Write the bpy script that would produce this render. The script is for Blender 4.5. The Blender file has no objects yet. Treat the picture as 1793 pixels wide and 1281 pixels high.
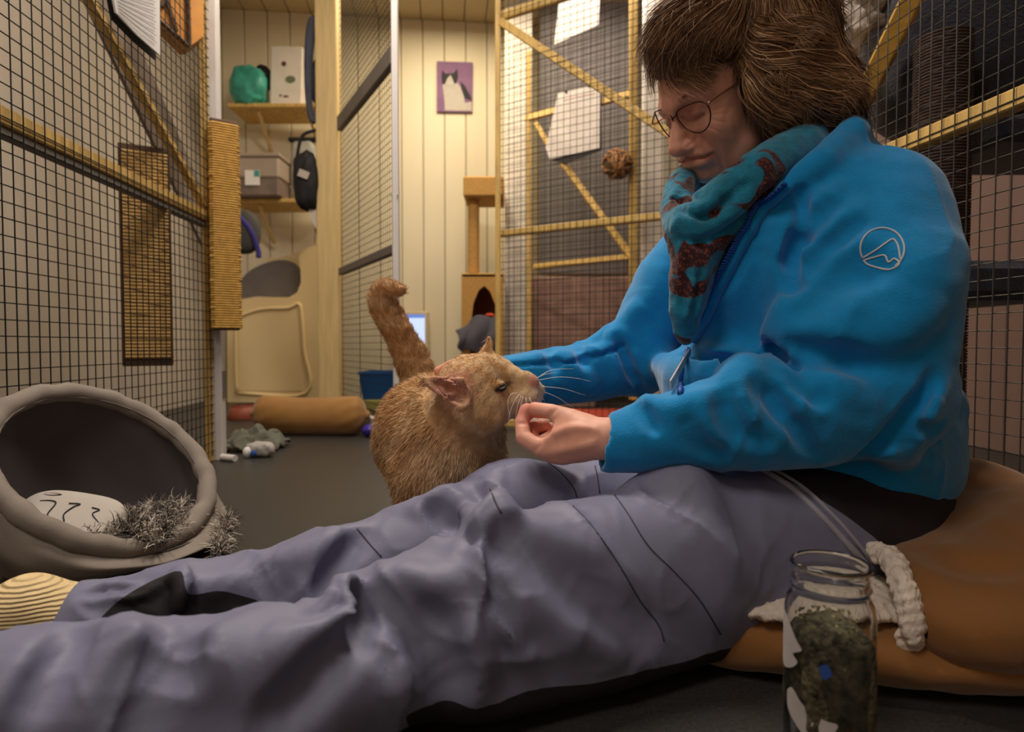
import bpy, math, random
import numpy as np
from mathutils import Vector, Matrix
rng = np.random.default_rng(7)
random.seed(7)
scene = bpy.context.scene
COL = scene.collection

# ------------------------------------------------------------------ camera
F = 1100.0            # focal length in pixels of the 1793 x 1281 frame
CX, CY = 896.5, 640.5
CAM_H = 0.38
PITCH = math.atan(37.5 / F)
cam_d = bpy.data.cameras.new('camera'); cam = bpy.data.objects.new('camera', cam_d); COL.objects.link(cam)
cam.location = (0, 0, CAM_H); cam.rotation_euler = (math.pi / 2 - PITCH, 0, 0)
cam_d.sensor_width = 36.0; cam_d.lens = 36.0 * F / 1793.0
cam_d.clip_start = 0.02; cam_d.clip_end = 60
cam_d.dof.use_dof = True; cam_d.dof.focus_distance = 0.93; cam_d.dof.aperture_fstop = 4.2
scene.camera = cam

# ------------------------------------------------------------------ light and exposure
scene.view_settings.view_transform = 'Standard'
scene.view_settings.look = 'None'
scene.view_settings.gamma = 1.0
scene.view_settings.use_curve_mapping = False
scene.view_settings.exposure = 0.0
world = bpy.data.worlds.new('world'); scene.world = world; world.use_nodes = True
world.node_tree.nodes['Background'].inputs[0].default_value = (1.0, 0.86, 0.72, 1)
world.node_tree.nodes['Background'].inputs[1].default_value = 0.15
def area_light(name, loc, target, sx, sy, power, col):
    d = bpy.data.lights.new(name, 'AREA'); d.shape = 'RECTANGLE'; d.size = sx; d.size_y = sy
    d.energy = power; d.color = col
    o = bpy.data.objects.new(name, d); COL.objects.link(o); o.location = loc
    o.rotation_euler = (Vector(target) - Vector(loc)).to_track_quat('-Z', 'Y').to_euler()
    return o
WARM = (1.0, 0.80, 0.56)
area_light('corridor_lamp', (-0.25, 1.55, 2.5), (-0.2, 1.5, 0), 0.25, 1.1, 44, (1.0, 0.89, 0.78))
area_light('back_lamp', (-0.35, 3.45, 2.52), (-0.35, 3.5, 0), 0.5, 0.9, 27, (1.0, 0.84, 0.58))
area_light('entrance_fill', (-0.75, -0.35, 2.5), (-0.5, 0.1, 0), 0.5, 0.9, 20, (1.0, 0.90, 0.82))  # added fill light behind the camera, not a known lamp
area_light('next_cage_lamp', (0.55, 3.45, 2.5), (0.5, 3.6, 0), 0.4, 0.7, 12, (1.0, 0.88, 0.80))

# ------------------------------------------------------------------ pixel geometry
CP, SP = math.cos(PITCH), math.sin(PITCH)
CAM = np.array([0, 0, CAM_H])
def ray(px, py):
    x = (px - CX) / F; v = -(py - CY) / F
    return np.array([x, CP + v * SP, v * CP - SP])
def P(px, py, Y):
    d = ray(px, py); return CAM + d * (Y / d[1])
def G(px, py):
    d = ray(px, py); return CAM + d * (-CAM_H / d[2])
def px_size(Y): return Y / F

# ------------------------------------------------------------------ materials
def srgb(r, g, b):
    f = lambda c: (c / 255 / 12.92) if c / 255 <= 0.04045 else ((c / 255 + 0.055) / 1.055) ** 2.4
    return (f(r), f(g), f(b), 1.0)
MATS = {}
def mat(name, col, rough=0.8, var=0.12, scale=12.0, stretch=(1, 1, 1), bump=0.0, bscale=200.0, metal=0.0, sheen=0.0, attr=None, spec=0.4, coords='Object', vdetail=4.0):
    """noise-varied colour, optional fine bump; attr multiplies by a colour attribute"""
    if name in MATS: return MATS[name]
    m = bpy.data.materials.new(name); m.use_nodes = True; MATS[name] = m
    nt = m.node_tree; b = nt.nodes['Principled BSDF']
    b.inputs['Roughness'].default_value = rough; b.inputs['Metallic'].default_value = metal
    b.inputs['Specular IOR Level'].default_value = spec
    if sheen: b.inputs['Sheen Weight'].default_value = sheen; b.inputs['Sheen Roughness'].default_value = 0.5
    tc = nt.nodes.new('ShaderNodeTexCoord'); mp = nt.nodes.new('ShaderNodeMapping')
    mp.inputs['Scale'].default_value = stretch
    nt.links.new(tc.outputs[coords], mp.inputs[0])
    n = nt.nodes.new('ShaderNodeTexNoise'); n.inputs['Scale'].default_value = scale; n.inputs['Detail'].default_value = vdetail
    nt.links.new(mp.outputs[0], n.inputs['Vector'])
    mr = nt.nodes.new('ShaderNodeMapRange'); mr.inputs[1].default_value = 0.3; mr.inputs[2].default_value = 0.7
    mr.inputs[3].default_value = 1 - var; mr.inputs[4].default_value = 1 + var
    nt.links.new(n.outputs['Fac'], mr.inputs[0])
    mx = nt.nodes.new('ShaderNodeVectorMath'); mx.operation = 'SCALE'
    if attr:
        a = nt.nodes.new('ShaderNodeAttribute'); a.attribute_name = attr
        nt.links.new(a.outputs['Color'], mx.inputs[0])
    else:
        mx.inputs[0].default_value = col[:3]
    nt.links.new(mr.outputs[0], mx.inputs['Scale'])
    nt.links.new(mx.outputs[0], b.inputs['Base Color'])
    if bump:
        n2 = nt.nodes.new('ShaderNodeTexNoise'); n2.inputs['Scale'].default_value = bscale; n2.inputs['Detail'].default_value = 3
        nt.links.new(mp.outputs[0], n2.inputs['Vector'])
        bp = nt.nodes.new('ShaderNodeBump'); bp.inputs['Strength'].default_value = bump; bp.inputs['Distance'].default_value = 0.004
        nt.links.new(n2.outputs['Fac'], bp.inputs['Height']); nt.links.new(bp.outputs[0], b.inputs['Normal'])
    return m
def emit_mat(name, col, s):
    m = bpy.data.materials.new(name); m.use_nodes = True; b = m.node_tree.nodes['Principled BSDF']
    b.inputs['Base Color'].default_value = (0, 0, 0, 1); b.inputs['Emission Color'].default_value = col; b.inputs['Emission Strength'].default_value = s
    return m
def glass_mat(name, col=(1, 1, 1, 1), rough=0.0, ior=1.45):
    m = bpy.data.materials.new(name); m.use_nodes = True; b = m.node_tree.nodes['Principled BSDF']
    b.inputs['Base Color'].default_value = col; b.inputs['Roughness'].default_value = rough
    b.inputs['Transmission Weight'].default_value = 1.0; b.inputs['IOR'].default_value = ior
    return m

# ------------------------------------------------------------------ mesh builder
class MB:
    def __init__(s): s.v = []; s.f = []
    def add(s, vs, fs):
        n = len(s.v); s.v += [tuple(map(float, q)) for q in vs]; s.f += [tuple(n + i for i in f) for f in fs]; return s
    def box(s, c, half, ax=None):
        c = np.array(c, float); ax = np.eye(3) if ax is None else np.array(ax, float)
        vs = [c + ax[0] * half[0] * i + ax[1] * half[1] * j + ax[2] * half[2] * k for i in (-1, 1) for j in (-1, 1) for k in (-1, 1)]
        fs = [(0, 1, 3, 2), (4, 6, 7, 5), (0, 4, 5, 1), (2, 3, 7, 6), (0, 2, 6, 4), (1, 5, 7, 3)]
        return s.add(vs, fs)
    def cbox(s, c, half, ax=None, b=0.004):
        """chamfered box"""
        c = np.array(c, float); ax = np.eye(3) if ax is None else np.array(ax, float)
        b = min(b, min(half) * 0.45); vs = []; idx = {}
        for i in (-1, 1):
            for j in (-1, 1):
                for k in (-1, 1):
                    for a in range(3):
                        h = [half[0] - b, half[1] - b, half[2] - b]; h[a] = half[a]
                        idx[(i, j, k, a)] = len(vs); vs.append(c + ax[0] * h[0] * i + ax[1] * h[1] * j + ax[2] * h[2] * k)
        fs = []; S = (-1, 1)
        for a in range(3):
            o = [q for q in range(3) if q != a]
            for sg in S:
                def key(s1, s2):
                    t = [0, 0, 0]; t[a] = sg; t[o[0]] = s1; t[o[1]] = s2; return idx[(*t, a)]
                fs.append((key(-1, -1), key(1, -1), key(1, 1), key(-1, 1)))
        for a in range(3):            # edges parallel to axis a
            o = [q for q in range(3) if q != a]
            for s1 in S:
                for s2 in S:
                    def key(sa, w):
                        t = [0, 0, 0]; t[a] = sa; t[o[0]] = s1; t[o[1]] = s2; return idx[(*t, w)]
                    fs.append((key(-1, o[0]), key(1, o[0]), key(1, o[1]), key(-1, o[1])))
        for i in S:
            for j in S:
                for k in S: fs.append(tuple(idx[(i, j, k, a)] for a in range(3)))
        return s.add(vs, fs)
    def beam(s, a, b, w, h, up=(0, 0, 1), cham=0.003):
        a = np.array(a, float); b = np.array(b, float); d = b - a; L = np.linalg.norm(d); d /= L
        side = np.cross(d, np.array(up, float)); side /= np.linalg.norm(side); u2 = np.cross(side, d)
        return s.cbox((a + b) / 2, (L / 2, w / 2, h / 2), (d, side, u2), cham)
    def tube(s, pts, r, n=8, cap=True, flat=None):
        pts = np.array(pts, float); m = len(pts); r = np.broadcast_to(np.array(r, float), (m,))
        t = np.gradient(pts, axis=0); t /= np.linalg.norm(t, axis=1)[:, None] + 1e-12
        ref = np.array([0, 0, 1.0]) if abs(t[0][2]) < 0.9 else np.array([1.0, 0, 0])
        u = np.cross(t[0], ref); u /= np.linalg.norm(u); vs = []
        for i in range(m):
            u = u - t[i] * np.dot(u, t[i]); u /= np.linalg.norm(u) + 1e-12; w = np.cross(t[i], u)
            for k in range(n):
                a = 2 * math.pi * k / n
                vs.append(pts[i] + r[i] * (math.cos(a) * u + math.sin(a) * w))
        fs = [(i * n + k, i * n + (k + 1) % n, (i + 1) * n + (k + 1) % n, (i + 1) * n + k) for i in range(m - 1) for k in range(n)]
        if cap: fs += [tuple(range(n - 1, -1, -1)), tuple((m - 1) * n + k for k in range(n))]
        return s.add(vs, fs)
    def lathe(s, c, prof, n=32, ax=None):
        ax = np.eye(3) if ax is None else np.array(ax, float); c = np.array(c, float); m = len(prof); vs = []
        for (r, z) in prof:
            for k in range(n):
                a = 2 * math.pi * k / n; vs.append(c + ax[0] * r * math.cos(a) + ax[1] * r * math.sin(a) + ax[2] * z)
        fs = [(i * n + k, i * n + (k + 1) % n, (i + 1) * n + (k + 1) % n, (i + 1) * n + k) for i in range(m - 1) for k in range(n)]
        return s.add(vs, fs)
    def prism(s, outline, depth_vec):
        """closed outline (list of 3D points) extruded by depth_vec"""
        o = [np.array(q, float) for q in outline]; d = np.array(depth_vec, float); n = len(o)
        fs = [tuple(range(n)), tuple(range(2 * n - 1, n - 1, -1))] + [(i, i + n, (i + 1) % n + n, (i + 1) % n) for i in range(n)]
        return s.add(o + [q + d for q in o], fs)
    def grid(s, g, closed_u=False, closed_v=False):
        g = np.array(g, float); a, b = g.shape[:2]
        fs = [(i * b + j, i * b + (j + 1) % b, ((i + 1) % a) * b + (j + 1) % b, ((i + 1) % a) * b + j)
              for i in range(a if closed_u else a - 1) for j in range(b if closed_v else b - 1)]
        return s.add(g.reshape(-1, 3), fs)
    def build(s, name, material, parent=None, smooth=False, sub=0):
        return mesh_obj(name, s.v, s.f, material, parent, smooth, sub)
def mesh_obj(name, v, f, material, parent=None, smooth=False, sub=0, fix=True):
    me = bpy.data.meshes.new(name); me.from_pydata([tuple(q) for q in v], [], [tuple(q) for q in f]); me.update()
    if fix:
        import bmesh
        bm = bmesh.new(); bm.from_mesh(me); bmesh.ops.recalc_face_normals(bm, faces=bm.faces); bm.to_mesh(me); bm.free()
    o = bpy.data.objects.new(name, me); COL.objects.link(o)
    if isinstance(material, (list, tuple)):
        for m in material: me.materials.append(m)
    elif material: me.materials.append(material)
    if smooth: me.polygons.foreach_set('use_smooth', [True] * len(me.polygons))
    if sub:
        md = o.modifiers.new('smooth', 'SUBSURF'); md.levels = sub; md.render_levels = sub
    if parent is not None: set_parent(o, parent)
    return o
def set_parent(o, parent):
    o.parent = parent; o.matrix_parent_inverse = Matrix.Translation(parent.location).inverted() if parent.type == 'EMPTY' else Matrix()
def thing(name, label, cat, loc=(0, 0, 0), group=None):
    o = bpy.data.objects.new(name, None); COL.objects.link(o); o.location = loc; o.empty_display_size = 0.05
    return tag(o, label, cat, group)
def tag(o, label, cat=None, group=None, kind=None):
    if label: o['label'] = label
    if cat: o['category'] = cat
    if group: o['group'] = group
    if kind: o['kind'] = kind
    return o
def structure(o, label=None, cat=None):
    o['kind'] = 'structure'; return tag(o, label, cat)
def catmull(pts, per=6):
    p = np.array(pts, float)
    if len(p) < 3:
        t = np.linspace(0, 1, per + 1)[:, None]; return p[0] * (1 - t) + p[1] * t
    q = np.vstack([2 * p[0] - p[1], p, 2 * p[-1] - p[-2]]); out = []
    for i in range(1, len(q) - 2):
        for t in np.arange(per) / per:
            a, b, c, d = q[i - 1], q[i], q[i + 1], q[i + 2]
            out.append(0.5 * (2 * b + (c - a) * t + (2 * a - 5 * b + 4 * c - d) * t * t + (3 * b - a - 3 * c + d) * t ** 3))
    out.append(p[-1]); return np.array(out)
def unit(v): v = np.array(v, float); return v / np.linalg.norm(v)
def vnoise(p, s, seed=0):
    """cheap smooth noise in [-1,1] from summed sines"""
    p = np.asarray(p); o = np.zeros(len(p)); r = np.random.default_rng(seed)
    for k in range(5):
        d = r.normal(size=3); d /= np.linalg.norm(d); o += np.sin(p @ d * s * (0.7 + 0.25 * k) * 2 * math.pi + r.uniform(0, 6.28))
    return o / 3.2
# ================================================================== THE SETTING
M_floor = mat('speckled_rubber_floor', srgb(50, 48, 46), rough=0.42, var=0.35, scale=260, vdetail=2, bump=0.05, bscale=150, spec=0.5)
M_plank = mat('cream_painted_planks', srgb(226, 214, 184), rough=0.55, var=0.05, scale=5, stretch=(1, 1, 0.2))
M_plank_l = mat('white_painted_boards', srgb(192, 181, 168), rough=0.6, var=0.06, scale=5, stretch=(1, 1, 0.2))
M_plank_r = mat('rosy_grey_boards', srgb(126, 101, 92), rough=0.65, var=0.08, scale=5, stretch=(1, 1, 0.2))
M_ceil = mat('ceiling_boards_paint', srgb(205, 188, 150), rough=0.6, var=0.05, scale=4)
M_pine = mat('pine_wood', srgb(206, 170, 98), rough=0.55, var=0.22, scale=9, stretch=(6, 6, 1), bump=0.05, bscale=60)
M_pine_p = mat('pale_planed_timber', srgb(214, 186, 128), rough=0.55, var=0.12, scale=7, stretch=(8, 8, 0.6), bump=0.04, bscale=60)
M_white = mat('white_lacquered_metal', srgb(216, 210, 206), rough=0.4, var=0.05, scale=6)
M_wire = mat('dark_green_coated_wire', srgb(22, 26, 22), rough=0.55, var=0.2, scale=20, spec=0.25)
M_wire_r = mat('galvanised_wire', srgb(70, 66, 64), rough=0.42, var=0.25, scale=30, metal=0.5)
M_sisal = mat('golden_sisal_rope', srgb(204, 160, 82), rough=0.9, var=0.18, scale=60, bump=0.3, bscale=300)
M_sisal_d = mat('dark_brown_sisal_rope', srgb(74, 58, 52), rough=0.95, var=0.3, scale=60, bump=0.3, bscale=300)
M_black = mat('black_stuff', srgb(26, 24, 26), rough=0.7, var=0.2, scale=15)
M_paper = mat('white_paper', srgb(236, 232, 228), rough=0.7, var=0.02, scale=3)
M_grey = mat('grey_board', srgb(120, 112, 104), rough=0.7, var=0.1, scale=8)

fl = MB().box((0.1, 1.6, -0.02), (2.6, 3.4, 0.02)).build('floor', M_floor); structure(fl)
H = 2.6
def plank_wall(name, a, b, z0, z1, w, material, thick=0.016, gap=0.005, inward=None):
    """a wall of vertical boards between floor points a and b: backing slab plus one child per plank"""
    a = np.array([*a, 0.0]); b = np.array([*b, 0.0]); d = b - a; L = np.linalg.norm(d); d /= L
    n = np.array([-d[1], d[0], 0]);  n = n if np.dot(n, np.array([*inward, 0]) - a) > 0 else -n
    back = MB().box((a + b) / 2 - n * (thick + 0.02) + np.array([0, 0, (z0 + z1) / 2]), (L / 2, 0.02, (z1 - z0) / 2), (d, n, (0, 0, 1)))
    wo = back.build(name, MATS['seam_shadow_paint'] if 'seam_shadow_paint' in MATS else mat('seam_shadow_paint', srgb(150, 136, 112), rough=0.8)); structure(wo)
    k = int(L / w); w2 = L / k; me = None
    for i in range(k):
        c = a + d * (i + 0.5) * w2 - n * thick / 2 + np.array([0, 0, (z0 + z1) / 2])
        if me is None:
            o = MB().cbox((0, 0, 0), (w2 / 2 - gap / 2, thick / 2, (z1 - z0) / 2), (d, n, (0, 0, 1)), 0.004).build('plank', material, wo); me = o.data
        else:
            o = bpy.data.objects.new('plank', me); COL.objects.link(o); o.parent = wo
        o.location = c
    return wo
TH = math.radians(6.0)
U = np.array([-math.sin(TH), math.cos(TH)]); V = np.array([math.cos(TH), math.sin(TH)])
def R(a, b): return V * a + U * b
B_BACK = 4.41
plank_wall('wall_back', R(-1.62, B_BACK), R(2.2, B_BACK), 0, H, 0.146, M_plank, inward=(0, 2))
plank_wall('wall_left', R(-1.6, -1.2), R(-1.6, B_BACK), 0, H, 0.20, M_plank_l, inward=(0, 2))
plank_wall('wall_right', R(1.95, -1.2), R(1.95, B_BACK), 0, H, 0.20, M_plank_r, inward=(0, 2))
ce = MB().box((*R(0.2, 1.6), H + 0.03), (2.1, 3.0, 0.01), ((*V, 0), (*U, 0), (0, 0, 1))).build('ceiling', MATS['seam_shadow_paint']); structure(ce)
me = None
for i in range(26):
    if me is None:
        o = MB().cbox((0, 0, 0), (0.0705, 2.95, 0.009), ((*V, 0), (*U, 0), (0, 0, 1)), 0.004).build('ceiling_board', M_ceil, ce); me = o.data
    else:
        o = bpy.data.objects.new('ceiling_board', me); COL.objects.link(o); o.parent = ce
    o.location = (*R(-1.62 + 0.146 * (i + 0.5), 1.6), H + 0.009)
fr = MB().box((*R(0.2, -1.25), H / 2), (2.1, 0.03, H / 2), ((*V, 0), (*U, 0), (0, 0, 1))).build('wall_front', M_plank_l); structure(fr)

# ------------------------------------------------------------------ cage panels
def wire_grid(a, b, z0, z1, s, r, sag=0.0):
    """welded mesh between floor points a and b: vertical wires, horizontal wires on the front of them"""
    a = np.array([*a[:2], 0.0]); b = np.array([*b[:2], 0.0]); d = b - a; L = np.linalg.norm(d); d /= L; n = np.array([-d[1], d[0], 0])
    m = MB(); k = 0
    for x in np.arange(s * 0.4, L, s):
        j = rng.normal(0, 0.0006, 2)
        m.tube([a + d * (x + j[0]) + np.array([0, 0, z0]), a + d * (x + j[1]) + np.array([0, 0, z1])], r, 6)
    for z in np.arange(z0 + s * 0.5, z1, s):
        o = n * r * 1.7; j = rng.normal(0, 0.0006, 2)
        m.tube([a + o + np.array([0, 0, z + j[0]]), b + o + np.array([0, 0, z + j[1]])], r, 6)
    return m
def lerp2(a, b, t): return np.array(a) * (1 - t) + np.array(b) * t
S_ = 0.030
# --- long cage side beside the round bed
LA, LB = np.array([-0.865, 0.60]), np.array([-0.969, 2.045])
t = thing('cage_panel', 'wire mesh cage side behind the grey round cat bed', 'cage panel', (*LB, 0))
wire_grid(LA, LB, 0.02, 2.1, S_, 0.00125).build('wire_mesh', M_wire, t)['kind'] = 'stuff'
ld = unit(np.array([*(LB - LA), 0])); ln = np.array([-ld[1], ld[0], 0])      # ln points away from the corridor
pp = np.array([*LB, 0]) + ld * 0.022 - ln * 0.0
MB().cbox(pp + np.array([0, 0, 1.1]), (0.019, 0.019, 1.1), (ld, ln, (0, 0, 1)), 0.002).build('corner_post', M_white, t)
for zz in (0.79,):
    MB().beam(np.array([*LA, zz]) + ln * 0.02, np.array([*LB, zz]) + ln * 0.02, 0.032, 0.034).build('rail', M_pine, t)
    MB().beam(np.array([*LA, zz - 0.026]) + ln * 0.022, np.array([*LB, zz - 0.026]) + ln * 0.022, 0.026, 0.016).build('rail', M_grey, t)  # grey strip standing in for the shaded underside of the pine rail
MB().beam(np.array([*lerp2(LA, LB, 0.12), 1.50]) + ln * 0.016, np.array([*LB, 0.81]) + ln * 0.016, 0.022, 0.024).build('brace', M_pine, t)
MB().beam(np.array([*lerp2(LA, LB, 0.99), 0]) + ln * 0.014, np.array([*lerp2(LA, LB, 0.99), 2.1]) + ln * 0.014, 0.02, 0.02, up=(1, 0, 0)).build('upright', M_pine, t)
hg = MB().cbox(pp + np.array([0, 0, 0.25]) - ln * 0.021, (0.008, 0.004, 0.045), (ld, ln, (0, 0, 1)), 0.002); hg.build('hinge', M_grey, t)
st = MB().tube([pp + np.array([0.02, -0.02, 0.012]), pp + np.array([0.075, -0.045, 0.012])], 0.011, 10); st.build('door_stop', M_white, t)

# --- far door, swung open into the corridor
D0, D1 = np.array([-0.845, 3.12]), np.array([-0.440, 2.38])
t = thing('mesh_door', 'open wire mesh door with white edge profile behind the cat tail', 'door', (*D0, 0))
wire_grid(D0, D1, 0.06, 2.1, S_ * 0.95, 0.0012).build('wire_mesh', M_wire, t)['kind'] = 'stuff'
dd = unit(np.array([*(D1 - D0), 0])); dn = np.array([-dd[1], dd[0], 0])
MB().cbox(np.array([*D1, 1.05]) + dd * 0.012, (0.012, 0.024, 1.05), (unit((1, 0.1, 0)), (-0.1, 1, 0), (0, 0, 1)), 0.002).build('edge_profile', M_white, t)
for zz, hh in ((1.46, 0.07), (0.74, 0.035), (0.05, 0.05)):
    MB().beam(np.array([*D0, zz]), np.array([*D1, zz]), 0.028, hh).build('rail', M_grey if zz > 0.1 else M_white, t)
for zz in (1.70, 0.93):
    for q in (-1, 1):
        c = np.array([*D1, zz]) + dd * 0.012 + np.array([0.011 * q, -0.026, 0])
        MB().tube([c, c + np.array([0, -0.003, 0])], 0.003, 8).build('screw', M_grey, t)
# timber post that carries it
o = MB().cbox((*(D0 + np.array([-0.062, 0.03])), 1.3), (0.052, 0.045, 1.3), None, 0.004).build('timber_post', M_pine_p)
tag(o, 'pale timber post between the shelves and the open mesh door', 'post')

# --- middle door, half open beside the woman
E0, E1 = np.array([0.66, 2.375]), np.array([-0.066, 2.82])
t = thing('mesh_door', 'wire mesh cage door with diagonal brace in front of the white papers', 'door', (*E0, 0))
wire_grid(E0, E1, 0.04, 2.1, S_, 0.0012).build('wire_mesh', M_wire, t)['kind'] = 'stuff'
ed = unit(np.array([*(E1 - E0), 0])); en = np.array([-ed[1], ed[0], 0]); en = -en if en[1] < 0 else en
for f in (0.995, 0.01):
    c = lerp2(E0, E1, f); MB().beam((*c, 0.02), (*c, 2.1), 0.024, 0.024, up=(1, 0, 0)).build('stile', M_pine, t)
for zz in (0.875, 0.03):
    MB().beam(np.array([*E0, zz]) + en * 0.016, np.array([*E1, zz]) + en * 0.016, 0.026, 0.030).build('rail', M_pine, t)
a3 = P(1200, 252, 2.40); b3 = P(873, 35, 2.80)
MB().beam(a3 + en * 0.016, b3 + en * 0.016, 0.026, 0.034).build('brace', M_pine, t)
MB().beam((E1[0] + en[0] * 0.02, E1[1] + en[1] * 0.02, 1.83), (E0[0] + en[0] * 0.02, E0[1] + en[1] * 0.02, 1.83), 0.026, 0.036).build('rail', M_pine, t)

# --- long cage side behind the woman
RA, RB = np.array([0.935, 0.47]), np.array([0.67, 2.40])
t = thing('cage_panel', 'wire mesh cage side behind the seated woman with yellow rail', 'cage panel', (*RB, 0))
wire_grid(RB, RA, 0.03, 2.1, S_, 0.0012).build('wire_mesh', M_wire_r, t)['kind'] = 'stuff'
rd = unit(np.array([*(RB - RA), 0])); rn = np.array([rd[1], -rd[0], 0])
MB().beam(np.array([*RA, 0.800]) + rn * 0.018, np.array([*RB, 0.800]) + rn * 0.018, 0.03, 0.034).build('rail', M_pine, t)
MB().beam(np.array([*RA, 0.03]) + rn * 0.018, np.array([*RB, 0.03]) + rn * 0.018, 0.03, 0.04).build('rail', M_grey, t)
MB().beam(np.array([*RB, 0.0]), np.array([*RB, 2.1]), 0.03, 0.03, up=(1, 0, 0)).build('upright', M_pine, t)
# ================================================================== LOOSE THINGS IN THE ROOM
def lumpy(c, radii, n=(28, 16), amp=0.06, freq=4.0, seed=0, ax=None, sq=1.0):
    """a soft bag-like closed form: superellipsoid with lumps, returned as a grid builder"""
    ax = np.eye(3) if ax is None else np.array(ax, float); nu, nv = n
    u = np.linspace(0, 2 * math.pi, nu, endpoint=False); v = np.linspace(-math.pi / 2, math.pi / 2, nv)
    cu, su = np.cos(u), np.sin(u); cv, sv = np.cos(v), np.sin(v)
    f = lambda x: np.sign(x) * np.abs(x) ** sq
    g = np.stack([np.outer(f(cv), f(cu)), np.outer(f(cv), f(su)), np.outer(f(sv), np.ones(nu))], -1)
    k = vnoise(g.reshape(-1, 3), freq / 6.28, seed).reshape(nv, nu, 1)
    g = g * (1 + amp * k) * np.array(radii)
    w = np.array(c) + g @ ax
    return MB().grid(w, closed_v=True)
# ---- left cage: scratching board on the wall, ramp, paper, basket
c0 = P(256, 449, 1.75)
t = thing('scratching_board', 'flat sisal scratching board seen through the mesh on the boarded wall', 'scratching board', (c0[0], c0[1], c0[2] - 0.4))
hw, hh = 0.062, 0.303
ax = ((*unit(R(0.30, 1.0)), 0), (*unit(np.array([R(0.3, 1)[1], -R(0.3, 1)[0]])), 0), (0, 0, 1))
ax = (unit((0.86, 0.5, 0)), unit((0.5, -0.86, 0)), (0, 0, 1))
MB().cbox(c0, (hw, 0.008, hh), ax, 0.003).build('backing_board', mat('dark_wood', srgb(92, 66, 44), rough=0.6, var=0.2), t)
m = MB()
for i in range(60):
    z = c0[2] - hh + 0.026 + i * (2 * hh - 0.04) / 60
    cc = np.array([c0[0], c0[1], z]) + np.array(ax[1]) * 0.011
    m.tube([cc - np.array(ax[0]) * (hw - 0.006), cc + np.array(ax[0]) * (hw - 0.004)], 0.0052, 6)
m.build('sisal_rope', mat('pale_sisal', srgb(200, 164, 104), rough=0.9, var=0.15, scale=50), t)['kind'] = 'stuff'
# sisal panel on the corner post
a = np.array([*LB, 0]); c0 = P(394, 395, 2.03)
t = thing('scratching_post', 'golden sisal scratching panel hung on the white corner post', 'scratching post', (c0[0], c0[1], c0[2] - 0.35))
sx = unit((0.82, 0.57, 0)); sy = np.cross((0, 0, 1), sx)
MB().cbox(c0 + sy * 0.004, (0.040, 0.010, 0.335), (sx, sy, (0, 0, 1)), 0.003).build('core_board', mat('dark_wood', srgb(92, 66, 44)), t)
m = MB()
for i in range(84):
    z = c0[2] - 0.325 + i * 0.65 / 84; j = rng.normal(0, 0.0008)
    q = lambda u_, w_: np.array([c0[0], c0[1], z]) + sx * (u_ + j) - sy * w_
    tilt = 0.0
    m.tube([q(-0.041, -0.02), q(-0.043, 0.006), q(-0.036, 0.014), q(0.036, 0.014), q(0.043, 0.006), q(0.041, -0.02)], 0.0043, 5)
m.build('rope_winding', M_sisal, t)['kind'] = 'stuff'
# diagonal ramp board in the left cage
a, b = P(160, -40, 1.75), P(375, 430, 2.55)
o = MB().beam(a, b, 0.012, 0.17, up=(0, 0.2, 1), cham=0.002).build('ramp_board', mat('brown_grey_board', srgb(128, 112, 100), rough=0.7, var=0.1), None)
tag(o, 'brown grey ramp board running diagonally inside the mesh cage', 'ramp')
# paper sheet clipped to the mesh
q = [P(190, -30, 1.46), P(276, -30, 1.62), P(277, 96, 1.63), P(236, 60, 1.55), P(200, 22, 1.48)]
t = thing('paper_sheet', 'lined white paper sheet hanging on the mesh above the ramp', 'paper', q[2])
MB().prism(q, np.array([0.004, 0.002, 0])).build('sheet', M_paper, t)
q2 = [p_ + np.array([-0.012, 0.004, -0.012]) for p_ in q]
MB().prism(q2, np.array([0.003, 0.002, 0])).build('clip_board', M_black, t)
m = MB()
for i in range(9):
    f = 0.08 + i * 0.1; a = q[0] * (1 - f) + q[4] * f; b = q[1] * (1 - f) + q[2] * f
    m.tube([a * 0.92 + b * 0.08 + np.array([0.006, -0.001, 0]), a * 0.1 + b * 0.9 + np.array([0.006, -0.001, 0])], 0.0008, 4)
m.build('ruled_lines', M_grey, t)['kind'] = 'stuff'
# wooden hanging box with crossed bars
c0 = P(316, 22, 1.90); t = thing('bird_box', 'orange wooden hanging box behind the mesh beside the paper sheet', 'box', c0 - np.array([0, 0, 0.1]))
ax = (unit((0.8, 0.6, 0)), unit((-0.6, 0.8, 0)), (0, 0, 1)); M_or = mat('orange_wood', srgb(206, 138, 52), rough=0.5, var=0.2)
o_ = [c0 + np.array(ax[0]) * x * 0.062 + np.array(ax[2]) * z * 0.1 for x, z in ((-1, 1), (1, 1), (1, -0.5), (0.35, -0.95), (0.1, -1), (-1, -0.45))]
MB().prism(o_, np.array(ax[1]) * 0.06).build('box_body', M_or, t)
for (x0, z0, x1, z1) in ((-0.9, 0.9, -0.2, -0.6), (0.3, 1, 0.35, -0.9), (-0.95, -0.4, 0.3, -0.95), (-0.3, 0.9, -0.8, 0.0)):
    MB().tube([c0 + np.array(ax[0]) * x0 * 0.062 + np.array(ax[2]) * z0 * 0.1 - np.array(ax[1]) * 0.006, c0 + np.array(ax[0]) * x1 * 0.062 + np.array(ax[2]) * z1 * 0.1 - np.array(ax[1]) * 0.006], 0.006, 6).build('bar', mat('dark_wood', srgb(92, 66, 44)), t)

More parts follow.
